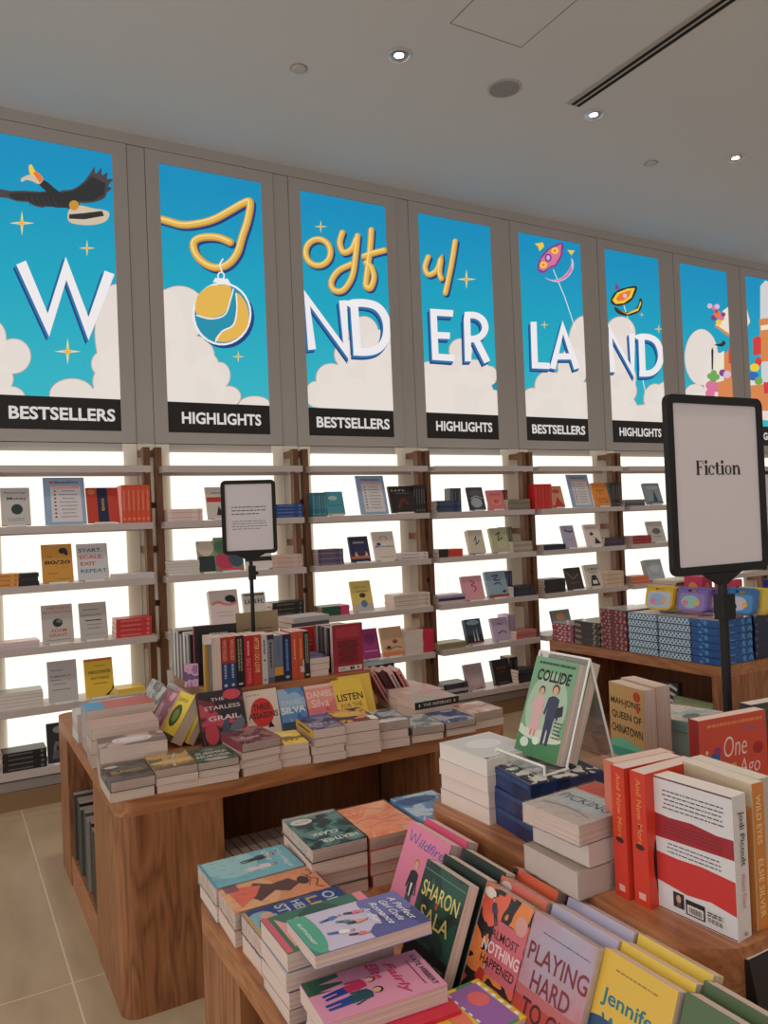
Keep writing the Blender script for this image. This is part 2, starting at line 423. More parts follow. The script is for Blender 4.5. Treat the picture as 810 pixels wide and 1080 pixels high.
def frame_mesh(k):
    x0 = PX0+k*PITCH_X; x1 = x0+PW; a, b = x0-.093, x1+.093; b_ = MB(); y0, y1 = WALL-.004, WALL+.05
    b_.box(a, x0, y0, y1, 2.205, 4.222, WALL_M).box(x1, b, y0, y1, 2.205, 4.222, WALL_M)
    b_.box(x0, x1, y0, y1, ZT, 4.222, WALL_M).box(x0, x1, y0, y1, 2.205, ZB, WALL_M)
    b_.box(a, x0, y0, y1, 0, 2.2, SPILL_CREAM_M).box(x1, b, y0, y1, 0, 2.2, SPILL_CREAM_M)
    b_.box(x0, x1, y0, y1, LP_T, 2.2, WALL_M).box(x0, x1, y0, y1, 0, LP_B, WALL_M)
    if k < 0 or k > 7: b_.box(x0, x1, y0+.002, y1, LP_B, LP_T, SPILL_CREAM_M).box(x0, x1, y0+.002, y1, ZB, ZT, WALL_M)      # blank bays without lamps
    return b_
KS = range(-2, 9)
for k in KS:
    struct(frame_mesh(k).obj('trim_%d' % (k+3)))
    x0 = PX0+k*PITCH_X+PW+.097; x1 = x0+PITCH_X-PW-.194
    struct(MB().box(x0, x1, WALL+.002, WALL+.05, 2.2, 4.222, WALL_M).box(x0, x1, WALL+.002, WALL+.05, 0, 2.2, SPILL_CREAM_M).obj('trim_%d' % (k+23)))
struct(MB().box(XL, XR, WALL-.004, WALL+.05, 4.226, CEIL, WALL_M).obj('trim_50'))
struct(MB().box(XL, XR, 5.1, WALL, 0, .11, mat((150, 118, 84), .5)).box(XL, XR, 5.12, WALL, .11, .165, WALL_M).obj('baseboard_back'))

# ------------------------------------------------------------------ lit posters
PN = ['hornbill poster', 'gold bauble poster', 'ND letters poster with gold script', 'ER letters poster', 'pink kite poster', 'yellow kite poster', 'flying book poster', 'clock tower poster']
EM = 1.0
def glow(rgb, e=EM): return mat(rgb, .5, emit=e)
def sky_mat():
    m = bpy.data.materials.new('printed_blue_sky'); m.use_nodes = True; nt = m.node_tree; b = nt.nodes['Principled BSDF']; L = nt.links.new
    t = nt.nodes.new('ShaderNodeTexCoord'); s = nt.nodes.new('ShaderNodeSeparateXYZ'); L(t.outputs['Object'], s.inputs[0])
    a = nt.nodes.new('ShaderNodeMapRange'); a.inputs['From Min'].default_value = 2.5; a.inputs['From Max'].default_value = 4.14; L(s.outputs['Z'], a.inputs['Value'])
    n = nt.nodes.new('ShaderNodeTexNoise'); n.inputs['Scale'].default_value = 60; L(t.outputs['Object'], n.inputs['Vector'])
    ad = nt.nodes.new('ShaderNodeMath'); ad.operation = 'MULTIPLY_ADD'; ad.inputs[1].default_value = .12; L(n.outputs['Fac'], ad.inputs[0]); L(a.outputs[0], ad.inputs[2])
    r = nt.nodes.new('ShaderNodeValToRGB'); e = r.color_ramp.elements; e[0].position = 0; e[0].color = lin((48, 182, 196)); e[1].position = 1; e[1].color = lin((2, 142, 190)); x = e.new(.55); x.color = lin((12, 164, 192))
    L(ad.outputs[0], r.inputs['Fac']); L(r.outputs['Color'], b.inputs['Emission Color']); b.inputs['Emission Strength'].default_value = .95
    b.inputs['Base Color'].default_value = (.03, .03, .03, 1); b.inputs['Specular IOR Level'].default_value = .2; b.inputs['Roughness'].default_value = .4
    return m
SKY = sky_mat()
CLOUD = glow((232, 222, 214), .92); CLOUD_LN = glow((214, 176, 158), .8); NAVY = glow((8, 62, 132), .8); MIDB = glow((40, 120, 180), .8); WHITE = glow((240, 236, 238), .95)
GOLD = glow((240, 190, 84), .85); GOLD_D = glow((206, 150, 48), .85); GOLD_L = glow((250, 224, 150), .9); TEAL = glow((22, 150, 180), .85)
STRIP = mat((34, 31, 31), .55, bump=.3, bscale=14); STRIP_T = glow((226, 220, 216), .85)

class Poster:
    def __init__(s, k, scale, off):
        s.k = k; s.sc = scale; s.off = off; s.x0 = PX0+k*PITCH_X; s.x1 = s.x0+PW; s.zs = ZB+.212; s.mb = MB(); s.n = 0
        y = WALL+.004; s.y = y; s.mb.face([(s.x0, y, s.zs), (s.x1, y, s.zs), (s.x1, y, ZT), (s.x0, y, ZT)], SKY)
    def m(s, p): return onwall(s.off[0]+p[0]/s.sc, s.off[1]+p[1]/s.sc)
    def poly(s, pts, m, world=False, new=True):
        if new: s.n += 1
        q = clip([p if world else s.m(p) for p in pts], s.x0, s.x1, s.zs, ZT)
        if len(q) > 2: s.mb.face([(a, s.y-.00035*s.n, b) for a, b in q], m)
    def disc(s, c, rx, ry, m, rot=0): s.poly(disc(c, rx, ry, 30, rot), m)
    def stroke(s, pts, w, m, closed=False, sm=False, shift=(0, 0), ends=True):
        P = smooth(pts, 7, closed) if sm else pts; P = [(a+shift[0], b+shift[1]) for a, b in P]; s.n += 1
        if isinstance(w, (tuple, list)): w = [w[0]+(w[1]-w[0])*i/(len(P)-1) for i in range(len(P))]
        for q in ribbon(P, w, closed): s.poly(q, m, new=False)
        if ends and not closed:
            for p, ww in ((P[0], w if not isinstance(w, list) else w[0]), (P[-1], w if not isinstance(w, list) else w[-1])): s.poly(disc(p, ww/2, ww/2, 14), m, new=False)
    def letter(s, strokes, w, sh=(-6, 8)):
        for f, c in ((1.35, NAVY), (.7, MIDB)):
            for p in strokes: s.stroke(p, w*1.12, c, shift=(sh[0]*f, sh[1]*f), ends=False)
        for p in strokes: s.stroke(p, w, WHITE, ends=False)
    def gold(s, strokes, w, sh=(6, 7)):
        for p in strokes: s.stroke(p, w, NAVY, sm=True, shift=sh)
        for p in strokes: s.stroke(p, w, GOLD_D, sm=True)
        for p in strokes: s.stroke(p, w*.72, GOLD, sm=True, shift=(-w*.08, -w*.08))
        for p in strokes: s.stroke(p, w*.2, GOLD_L, sm=True, shift=(-w*.2, -w*.18))
    def star(s, c, r):
        s.poly(star(c, r), GOLD_L); s.poly([(c[0]+.7*(x-c[0]), c[1]+.7*(y-c[1])) for x, y in star(c, r*.62, .3)], GOLD)
    def clouds(s, cs, base=None, outline=True):
        if outline:
            for c in cs:
                rx = c[2]; ry = c[3] if len(c) > 3 else rx; s.stroke(disc(c, rx, ry, 40), 2.2, CLOUD_LN, closed=True)
        s.n += 1
        for c in cs:
            rx = c[2]; ry = c[3] if len(c) > 3 else rx; s.poly(disc(c, rx-1, ry-1, 32), CLOUD, new=False)
        if base: s.poly(base, CLOUD, new=False)
    def done(s, title):
        t = thing('lightbox_poster', '', 'illuminated poster', (s.x0+PW/2, WALL, ZB), 'lit posters above the shelves'); back = Matrix.Translation((-s.x0-PW/2, -WALL, -ZB))
        a = s.mb.obj('poster_print', t); a.data.transform(Matrix.Identity(4)); a.matrix_parent_inverse = back
        b = MB(); y = s.y; b.box(s.x0, s.x1, y-.001, y+.004, ZB, s.zs, STRIP)
        put_text(b, title, lambda u, v: (u, y-.002, v), (s.x0+PW*.52, ZB+.104), .083, STRIP_T, .028, PW*(.86 if len(title) > 10 else .78))
        o = b.obj('title_strip', t); o.matrix_parent_inverse = back; o['label'] = 'black strip with white capitals'
        return t

p = Poster(0, 2.7, (0, 120))
p.clouds([(-20, 640, 38, 52), (38, 690, 50, 50), (0, 755, 38, 40), (30, 810, 42, 34)], outline=True)
p.clouds([(330, 620, 60, 135), (298, 712, 38, 38), (312, 762, 48, 48), (345, 740, 60, 90), (205, 800, 64, 46), (290, 812, 40, 40)])
WL = [[(60, 424), (138, 602), (188, 440), (252, 612), (312, 452)]]
for f, c in ((1.35, NAVY), (.7, MIDB)): p.stroke(WL[0], 33, c, shift=(-6*f, 7*f), ends=False)
p.stroke(WL[0], 30, WHITE, ends=False)
FE = glow((42, 44, 48), .7); FE2 = glow((74, 66, 72), .8); PALE = glow((226, 206, 178), .8)
p.poly([(-4, 214), (30, 220), (70, 219), (110, 222), (150, 220), (196, 244), (194, 268), (160, 268), (140, 262), (118, 268), (96, 262), (80, 252), (50, 250), (20, 240), (-4, 238)], FE2)
p.poly(smooth([(30, 226), (110, 226), (150, 224), (196, 246), (194, 266), (160, 266), (130, 264), (96, 258), (80, 248), (40, 244)], 4, True), FE)
for i in range(7): p.stroke([(70+16*i, 234+i), (88+15*i, 262+i)], 2, FE2, ends=False)
for i in range(8): p.stroke([(236+9*i, 236-5*i), (258+7*i, 176+2*i)], 2, FE2, ends=False)
p.poly(smooth([(172, 222), (206, 216), (236, 196), (258, 168), (268, 152), (272, 172), (288, 156), (290, 176), (306, 168), (304, 186), (320, 188), (308, 206), (318, 214), (304, 226), (296, 242), (262, 254), (214, 252)], 4, True), FE2)
p.poly([(176, 226), (210, 220), (240, 200), (262, 180), (300, 200), (296, 232), (262, 250), (214, 250)], FE)
p.poly(smooth([(108, 200), (128, 192), (164, 220), (206, 240), (228, 262), (214, 280), (194, 272), (158, 244)], 4, True), FE)
p.poly(smooth([(196, 274), (222, 262), (262, 270), (308, 280), (304, 304), (276, 316), (236, 318), (196, 308)], 4, True), PALE)
p.poly([(196, 288), (240, 284), (290, 278), (296, 292), (240, 302), (196, 300)], FE)
p.disc((210, 262), 14, 14, GOLD_D)
p.poly(smooth([(60, 186), (80, 176), (100, 174), (122, 186), (112, 202), (92, 194), (74, 190), (62, 196)], 4, True), PALE)
ORNG = glow((240, 120, 50), .9); YEL = glow((246, 206, 60), .9)
p.poly(smooth([(84, 170), (82, 150), (90, 147), (98, 162), (114, 174), (122, 188), (108, 186), (92, 176)], 4, True), YEL)
p.poly([(94, 172), (100, 164), (116, 176), (122, 190), (114, 200), (104, 186)], ORNG)
for c, r in (((62, 313), 36), ((247, 384), 24), ((192, 678), 38)): p.star(c, r)
p.done('BESTSELLERS')['label'] = 'lit poster with white W and flying hornbill over BESTSELLERS strip'

p = Poster(1, 2.7, (0, 120))
p.clouds([(510, 570, 80, 80), (470, 640, 60, 140), (545, 690, 66, 60), (560, 780, 84, 70), (626, 745, 30, 38), (650, 805, 36, 30), (725, 830, 46, 26), (500, 780, 60, 90), (590, 720, 34, 40)])
p.gold([[(452, 298), (480, 306), (520, 316), (566, 312), (610, 300), (655, 276), (690, 256), (712, 252), (706, 300), (690, 350), (676, 396), (650, 428), (615, 438), (580, 424), (556, 396), (552, 366), (576, 352), (620, 352), (656, 366)]], 22)
p.disc((640, 580), 84, 88, NAVY); p.disc((632, 570), 84, 90, WHITE); p.disc((632, 570), 78, 84, TEAL)
p.poly(smooth([(556, 560), (562, 520), (590, 494), (622, 488), (656, 492), (655, 530), (640, 566), (610, 580), (575, 580)], 5, True), GOLD)
p.poly(smooth([(676, 512), (700, 540), (708, 580), (700, 614), (672, 640), (640, 650), (612, 644), (630, 620), (662, 600), (672, 560)], 5, True), GOLD)
p.stroke([(560, 574), (600, 584), (640, 572), (656, 530), (664, 500)], 4, WHITE, sm=True); p.stroke([(614, 648), (632, 620), (664, 602), (674, 560), (672, 512)], 4, WHITE, sm=True)
p.poly([(606, 480), (612, 468), (648, 470), (656, 484)], WHITE); p.stroke(disc((629, 462), 9, 10, 16), 4, WHITE, closed=True); p.stroke([(632, 452), (626, 430), (634, 414)], 4, WHITE, sm=True)
p.star((678, 692), 18)
p.done('HIGHLIGHTS')['label'] = 'lit poster with gold script letter and round gold bauble over HIGHLIGHTS strip'

p = Poster(2, 2.893, (280, 180))
p.clouds([(300, 500, 46, 56), (345, 535, 50, 50), (250, 560, 40, 44), (200, 632, 46, 44), (290, 640, 90, 80), (365, 620, 60, 90), (155, 682, 34, 40), (250, 690, 80, 60), (300, 720, 100, 50), (200, 700, 50, 44), (360, 720, 60, 60)])
p.letter([[(142, 546), (126, 388), (246, 552), (236, 396)], [(280, 552), (270, 408)]+smooth([(258, 405), (300, 404), (338, 414), (362, 442), (371, 480), (364, 518), (342, 544), (310, 553), (268, 552)], 4)], 24, (-5, 8))
p.gold([disc((160, 250), 38, 40, 14)+[(198, 250)], [(234, 190), (226, 222), (238, 250), (262, 240), (276, 210)], [(280, 200), (274, 260), (264, 322), (238, 364), (210, 366), (200, 340), (222, 306), (262, 286)], [(322, 182), (318, 240), (308, 320), (306, 352), (320, 358), (330, 326), (322, 296), (306, 282)], [(300, 262), (330, 252), (362, 244)]], 19, (5, 6))
p.star((167, 172), 20)
p.done('BESTSELLERS')['label'] = 'lit poster with white ND and gold script oyf over BESTSELLERS strip'

p = Poster(3, 2.893, (280, 180))
p.clouds([(596, 548, 36, 36), (500, 612, 34, 30), (560, 610, 60, 50), (640, 620, 50, 44), (684, 624, 24, 28), (600, 700, 130, 90), (520, 700, 60, 90), (690, 720, 40, 50)])
p.poly([(710, 640), (690, 655), (695, 668), (712, 672)], TEAL)
p.letter([[(572, 436), (512, 432), (518, 568), (576, 572)], [(515, 502), (562, 504)], [(618, 582), (614, 442)]+smooth([(606, 441), (640, 442), (662, 456), (670, 480), (660, 502), (640, 513), (612, 514)], 4), [(640, 512), (676, 584)]], 20, (-5, 8))
p.gold([[(496, 264), (486, 296), (498, 318), (522, 304), (534, 272), (530, 310), (536, 330)], [(578, 216), (566, 290), (548, 374)]], 17, (5, 6))
p.star((612, 332), 30)
p.done('HIGHLIGHTS')['label'] = 'lit poster with white ER and gold script ul over HIGHLIGHTS strip'

PINK = glow((226, 120, 160), .85); PURP = glow((130, 70, 150), .8); LILA = glow((226, 190, 220), .9); DK = glow((50, 40, 30), .7)
p = Poster(4, 2.793, (520, 220))
p.clouds([(268, 400, 46, 84), (235, 470, 44, 60), (165, 522, 42, 44), (218, 520, 46, 50), (118, 562, 34, 34), (180, 590, 90, 50), (262, 570, 60, 60), (92, 590, 30, 34)])
p.stroke([(178, 180), (212, 262), (242, 352)], 2, WHITE)
p.poly(smooth([(130, 180), (138, 146), (164, 116), (206, 100), (204, 138), (186, 170), (170, 174), (150, 190)], 4, True), PURP); p.poly([(135, 178), (142, 148), (166, 121), (201, 105), (199, 136), (183, 165), (168, 170), (150, 184)], PINK)
for c in ((182, 124), (148, 166)): p.disc(c, 11, 10, YEL); p.disc(c, 4, 4, ORNG)
p.disc((162, 145), 10, 12, PURP); p.disc((162, 145), 5, 7, LILA)
p.poly(smooth([(152, 203), (172, 210), (196, 206), (216, 190), (230, 166), (230, 146), (237, 160), (234, 182), (218, 204), (192, 216), (168, 212)], 4, True), LILA); p.poly([(176, 211), (196, 209), (216, 194), (231, 168), (232, 182), (217, 202), (194, 213)], PINK)
p.poly([(122, 104), (146, 100), (150, 112), (136, 126), (132, 112)], YEL); p.poly([(218, 122), (240, 124), (230, 138)], YEL)
p.letter([[(118, 334), (122, 462), (166, 464)], [(174, 472), (204, 350), (246, 472)], [(188, 436), (232, 436)]], 18, (-4, 7)); p.star((150, 343), 13)
p.done('BESTSELLERS')['label'] = 'lit poster with white LA and pink moon kite over BESTSELLERS strip'

p = Poster(5, 2.793, (520, 220))
p.clouds([(376, 366, 44, 48), (366, 430, 46, 60), (396, 536, 28, 36), (372, 500, 50, 60), (360, 575, 40, 50), (386, 590, 40, 40), (478, 560, 34, 44), (508, 550, 30, 40), (470, 610, 100, 34)])
p.stroke([(384, 280), (396, 320), (410, 360)], 2, WHITE); p.stroke([(436, 480), (450, 545)], 2, WHITE)
p.poly(smooth([(346, 272), (362, 244), (394, 232), (424, 230), (412, 266), (386, 284), (360, 286)], 4, True), DK); p.poly([(351, 270), (365, 248), (395, 236), (418, 234), (408, 262), (385, 279), (361, 281)], YEL)
p.poly([(362, 266), (372, 252), (395, 243), (408, 241), (401, 258), (383, 271), (368, 273)], ORNG); p.disc((388, 257), 6, 6, LILA)
p.poly(smooth([(358, 290), (394, 306), (424, 290), (432, 264), (440, 276), (430, 304), (396, 316), (366, 308)], 4, True), DK); p.poly([(364, 296), (394, 309), (427, 293), (434, 272), (436, 280), (427, 301), (396, 312)], YEL); p.poly([(362, 215), (372, 238), (358, 238)], PURP)
p.letter([[(350, 482), (345, 362), (410, 480), (408, 368)], [(440, 484), (436, 380)]+smooth([(428, 378), (458, 379), (482, 394), (494, 430), (486, 464), (464, 484), (430, 486)], 4)], 18, (-4, 7)); p.star((437, 313), 8); p.star((487, 355), 14)
p.done('HIGHLIGHTS')['label'] = 'lit poster with white ND and yellow moon kite over HIGHLIGHTS strip'

GRN = glow((120, 180, 90), .8); CREAM = glow((244, 232, 210), .9); BRK = glow((226, 140, 80), .85); RED = glow((220, 60, 60), .85); BLU = glow((40, 110, 200), .8)
p = Poster(6, 6.0, (690, 250))
p.clouds([(300, 760, 106, 178), (262, 1000, 70, 70), (400, 900, 90, 170), (470, 1000, 90, 120), (330, 1100, 150, 120)], outline=True)
p.poly([(384, 566), (436, 466), (470, 440), (484, 470), (482, 636)], CREAM); p.poly([(384, 566), (482, 636), (482, 616), (394, 556)], BRK)
for i, (c, r, m) in enumerate((((352, 436), 16, LILA), ((378, 446), 14, PINK), ((398, 440), 16, LILA), ((376, 512), 18, PURP), ((400, 490), 22, ORNG), ((424, 510), 20, PINK), ((408, 540), 18, YEL), ((392, 470), 12, RED), ((436, 490), 14, PURP))): p.disc(c, r, r, m)
p.poly([(362, 840), (360, 720), (366, 696), (374, 720), (371, 840)], DK); p.poly([(376, 682), (420, 674), (440, 652), (452, 676), (430, 694), (400, 690)], DK)
p.poly([(436, 740), (500, 706), (500, 920), (440, 920)], BRK); p.poly([(468, 700), (500, 690), (500, 800), (470, 800)], RED); p.poly([(386, 752), (440, 720), (440, 860), (386, 860)], CREAM)
for c, r, m in (((350, 880), 18, GRN), ((374, 862), 20, GRN), ((394, 886), 18, GRN), ((370, 900), 22, GRN), ((430, 860), 22, PURP), ((458, 870), 24, LILA), ((350, 940), 28, PINK), ((390, 950), 32, PINK), ((350, 990), 30, PINK), ((430, 985), 28, LILA)): p.disc(c, r, r, m)
p.poly([(400, 920), (500, 890), (500, 1080), (400, 1080)], BRK)
p.done('BESTSELLERS')['label'] = 'lit poster with flying open book and big cloud, partly behind the Fiction sign'

p = Poster(7, 6.0, (690, 250))
p.clouds([(600, 980, 90, 90), (720, 1040, 160, 120)])
STN = glow((220, 220, 222), .85)
p.poly([(672, 310), (704, 274), (800, 310), (800, 520), (672, 520)], STN); p.poly([(666, 520), (800, 500), (800, 620), (672, 620)], BRK); p.poly([(676, 560), (800, 545), (800, 575), (676, 590)], CREAM); p.poly([(664, 620), (800, 610), (800, 800), (676, 790)], BRK); p.poly([(676, 790), (800, 780), (800, 940), (680, 920)], STN)
p.poly([(624, 640), (660, 626), (676, 640), (676, 740), (626, 752)], RED); p.disc((658, 790), 22, 30, RED); p.disc((636, 826), 30, 26, YEL); p.disc((626, 880), 34, 28, BLU); p.disc((660, 910), 26, 26, GRN); p.poly([(606, 940), (800, 920), (800, 1100), (606, 1100)], BRK); p.poly([(690, 920), (800, 910), (800, 990), (696, 990)], RED)
p.poly([(584, 450), (606, 536), (588, 572)], CREAM)
p.done('HIGHLIGHTS')['label'] = 'lit poster with stone tower and red lantern right of the Fiction sign'

# ------------------------------------------------------------------ glowing panels, uprights and shelves
LIGHT = mat((255, 248, 233), .5, emit=1.2)
BAY = ['under hornbill poster', 'under gold bauble poster', 'under oyf poster', 'under ER poster', 'under pink kite poster', 'under yellow kite poster', 'under flying book poster', 'under stone tower poster']
SH = [2.03, 1.668, 1.315, .95, .595, .235]
SY = 5.045
SHELF_M = mat((196, 184, 180), .45)
SN = ['top empty', 'second', 'third', 'fourth', 'fifth', 'bottom']
for k in range(8):
    x0 = PX0+k*PITCH_X
    o = MB().box(-PW/2, PW/2, -.036, .03, LP_B, LP_T, LIGHT).obj('light_panel'); o.location = (x0+PW/2, WALL+.006, 0)
    tag(o, 'glowing white wall panel behind shelves '+BAY[k], 'light panel', 'glowing panels behind the shelves')
def upright(k):
    X = PX0+k*PITCH_X+PW+(PITCH_X-PW)/2                       # between bay k and k+1
    t = thing('shelf_upright', 'double walnut shelf upright at right end of shelves '+BAY[max(0, k)] if k >= 0 else 'double walnut shelf upright at the left end', 'shelf upright', (X, 5.19, 0), 'walnut uprights of the wall shelving')
    for s in (-1, 1): MB().box(s*.038-.021, s*.038+.021, -.03, .03, 0, 2.16, W_DARK).obj('post', t)
    for z in (2.13, 1.49, .86):
        MB().box(-.059, -.017, .03, .142, z-.022, z+.022, W_DARK).obj('wall_bracket', t); MB().box(.017, .059, .03, .142, z-.022, z+.022, W_DARK).obj('wall_bracket', t)
    for z in (1.78, 1.14, .5): MB().box(-.017, .017, -.012, .02, z-.018, z+.018, mat((30, 24, 20), .5)).obj('spacer', t)
    return t
for k in range(-1, 8): upright(k)
def shelf_board(k, s):
    L, Rr = PX0+k*PITCH_X-(PITCH_X-PW)/2+.038, PX0+k*PITCH_X+PW+(PITCH_X-PW)/2-.038; L -= 0; z = SH[s]
    b = MB(); w = (Rr-L)/2
    b.box(-w, w, 0, WALL-.034-SY, -.006, 0, SHELF_M).box(-w, w, 0, .012, -.042, -.006, SHELF_M).box(-w, w, WALL-.048-SY, WALL-.034-SY, -.05, -.006, SHELF_M)
    for e in (-w, w-.012): b.box(e, e+.012, .012, .26, -.042, -.006, SHELF_M)
    o = b.obj('wall_shelf'); o.location = ((L+Rr)/2, SY, z)
    tag(o, '%s pale metal shelf %s' % (SN[s], BAY[k]), 'shelf', 'metal wall shelves')
for k in range(8):
    for s in range(6): shelf_board(k, s)

# ------------------------------------------------------------------ things on the wall shelves
G_STACK, G_FACE, G_ROW = 'books in flat stacks on the wall shelves', 'books facing out on the wall shelves', 'books standing spine out on the wall shelves'
CN = [((240,236,232),'white'),((40,38,40),'black'),((200,50,40),'red'),((226,96,50),'orange'),((230,190,70),'yellow'),((40,70,130),'blue'),((70,130,150),'teal'),((60,100,70),'green'),((190,185,180),'grey'),((220,150,170),'pink'),((180,165,205),'lilac'),((222,196,160),'cream'),((120,60,50),'brown'),((30,40,70),'navy'),((200,40,110),'magenta'),((130,125,105),'olive'),((90,90,95),'charcoal'),((140,40,60),'maroon')]
def cname(c): return min(CN, key=lambda q: sum((a-b)**2 for a, b in zip(q[0], c)))[1]
def easel(x, y, z, w, lab):
    b = MB(); b.box(-w*.32, w*.32, -.012, .075, 0, .003, ACRY).box(-w*.32, w*.32, -.014, -.011, 0, .012, ACRY_EDGE)
    a = rad(18); T = Matrix.Translation((0, .0015, .003)) @ Matrix.Rotation(-a, 4, 'X'); b.box(-w*.25, w*.25, .026, .029, 0, .13, ACRY, T=T)
    o = b.obj('book_easel'); o.location = (x, y, z); tag(o, lab, 'easel', 'clear easels on the wall shelves')
DEFER = []
def later(b, M, lab, grp, area): DEFER.append((area, len(DEFER), b, M, lab, grp))
def pxs(y, x): return F/(x*AX[2][0]+y*AX[2][1])                # picture scale at a place, for ranking sizes
def stack(k, s, p0, p1, n, h, cols, facing='spine', where='left', d=.2, y=None, mark=None):
    """n books lying flat; columns p0..p1 span its front edge; h total height; cols of the edges from the top down"""
    h *= 1.18
    y0 = (y or SY+.03); z = SH[s]; x0, x1 = xs(p0, y0, z+.01), xs(p1, y0, z+.01); w = x1-x0; t = h/n; j = SN[s]
    for i in range(n):
        c = cols[i % len(cols)]; nm = cname(c)
        b = plain(.145, w, t*.97, c, None, None if facing == 'spine' else (222, 214, 206), mark if facing == 'spine' else None)
        zz = z+h-(i+1)*t; a = R.uniform(-1.2, 1.2); dx = R.uniform(-.003, .003)
        M = pose_flat((x0+x1)/2+dx, y0+b.W/2+.003, zz, (90 if facing == 'spine' else -90)+a, b)
        lab = '%s book %s in %s stack, %s shelf %s' % (nm, ORD[i], where, j, BAY[k])
        later(b, M, lab, G_STACK, (p1-p0)*t*pxs(y0, x0))
EZ = {}
def face(k, s, p0, p1, h, b_fn, lab, lean=16, y=None, T=.022, ez=True, grp=G_FACE, nm='book', cat='book'):
    h *= 1.17
    y0 = y or SY+.035; z = SH[s]+.004; x0, x1 = xs(p0, y0, z+.02), xs(p1, y0, z+.02)
    b = b_fn(x1-x0, h, T); full = '%s on %s shelf %s' % (lab, SN[s], BAY[k])
    b.place(pose_up((x0+x1)/2, y0, z, 0, lean, b), full, cat, grp, nm)
    if ez:
        q = EZ.setdefault((k, s), []); q.append(1)
        easel((x0+x1)/2, y0, SH[s], x1-x0, 'clear acrylic easel %s from left on %s shelf %s' % (ORDL[len(q)-1], SN[s], BAY[k]))
def row(k, s, p0, p1, n, h, cols, where, y=None, d=.14, mark=(230, 220, 210)):
    h *= 1.15
    y0 = y or SY+.05; d = min(d, 5.298-y0); z = SH[s]; x0, x1 = xs(p0, y0, z+.05), xs(p1, y0, z+.05); t = (x1-x0)/n
    for i in range(n):
        c = cols[i % len(cols)]; b = plain(d, h, t*.96, c, None, None, mark)
        M = Matrix(((0, 0, 1, x0+i*t), (1, 0, 0, y0+R.uniform(0, .004)), (0, 1, 0, z), (0, 0, 0, 1)))
        lab = '%s spine %s from left in %s upright row, %s shelf %s' % (cname(c), ORDL[i], where, SN[s], BAY[k])
        later(b, M, lab, G_ROW, (p1-p0)/n*h*pxs(y0, x0)*.8)
def cover(c, *ops, pages=None, spine=None):
    def f(W, H, T):
        b = Book(W, H, T, c, pages, spine)
        for o in ops: getattr(b, o[0])(*o[1:-1] if isinstance(o[-1], dict) else o[1:], **(o[-1] if isinstance(o[-1], dict) else {}))
        return b
    return f
K, WH, RD = (34, 32, 34), (240, 236, 230), (190, 60, 50)
def list_sign(W, H, T):
    b = Book(W, H, .006, (152, 176, 208), (230, 235, 240)); b.rect(.17, .06, .9, .8, (222, 216, 220)); b.rect(.2, .76, .86, .82, (232, 176, 178)); b.text('Bestsellers', .56, .9, .05, (40, 50, 90), .56, bold=.02); b.rect(.15, .88, .25, .915, (200, 60, 60))
    for i in range(8):
        v = .71-i*.078; b.oval(.27, v, .028, .016, (40, 36, 44)); b.lines(.36, .82, v-.02, v+.02, 1, (120, 110, 116), .4, jag=.4, seed=i)
    return b
def sign_face(k, p0, p1, lab):
    y0 = SY+.03; z = SH[1]+.002; x0, x1 = xs(p0, y0, z), xs(p1, y0, z); b = list_sign(x1-x0, .302, .006); b.me = b.mb.mesh('sign_card'); b.pm = b.pg.mesh('acrylic_core')
    M = pose_up((x0+x1)/2, y0, z, 0, 15, b); t = thing('shelf_sign', lab, 'sign', M, 'bestseller list cards'); MB().obj('sign_card', t, b.me); MB().obj('acrylic_core', t, b.pm)
    n = MB(); T = M.inverted(); n.box(.02, b.W-.02, .0, .004, -.075, 0, ACRY, T=Matrix.Rotation(rad(0), 4, 'X')); n.obj('foot', t)

# bay 0
face(0, 1, 2, 33, .2, cover((196, 192, 190), ('text', 'Psychology', .5, .86, .06, K, .76), ('text', 'Money', .55, .7, .1, K, .68, {'bold': .02}), ('oval', .54, .42, .2, .14, (38, 62, 60)), ('lines', .2, .8, .1, .2, 2, K)), 'grey book with dark round emblem')
sign_face(0, 48, 92, 'pale blue bestseller list card on second shelf under the hornbill poster')
face(0, 1, 93, 127, .195, cover((196, 62, 44), ('rect', .33, 0, .66, 1, (28, 34, 74)), ('text', 'POWER', .5, .5, .075, (222, 190, 90), None, {'rot': -90}), ('oval', .16, .87, .12, .08, (208, 120, 70))), 'red book with navy upright band')
row(0, 1, 129, 159, 6, .21, [(222, 84, 52)], 'right')
stack(0, 2, -8, 20, 3, .066, [(222, 150, 70)], where='left', mark=(60, 40, 30)); stack(0, 2, 21, 41, 3, .064, [K, (44, 42, 44)], where='second from left')
face(0, 2, 45.5, 78, .203, cover((206, 148, 62), ('text', 'The', .26, .68, .05, K), ('text', '80/20', .5, .52, .1, K, .84, {'bold': .03}), ('text', 'CEO', .74, .38, .05, (170, 110, 60)), ('oval', .7, .82, .14, .08, K), ('oval', .8, .77, .06, .08, K), ('lines', .15, .5, .2, .26, 1, K), ('lines', .5, .92, .06, .1, 1, K)), 'golden book with bold number title')
face(0, 2, 83, 115.6, .198, cover((204, 200, 202), ('text', 'START.', .44, .82, .1, (40, 70, 70), .76, {'bold': .02}), ('text', 'SCALE.', .46, .63, .1, (200, 60, 60), .78, {'bold': .02}), ('text', 'EXIT', .34, .45, .1, (190, 60, 70), .48, {'bold': .02}), ('text', 'REPEAT.', .54, .25, .1, (60, 120, 150), .9, {'bold': .02})), 'pale grey book with four-word coloured title')
stack(0, 2, 121, 163, 2, .028, [(206, 202, 200)], where='right')
stack(0, 3, -6, 42, 2, .034, [(226, 196, 196), (206, 190, 196)], where='left')
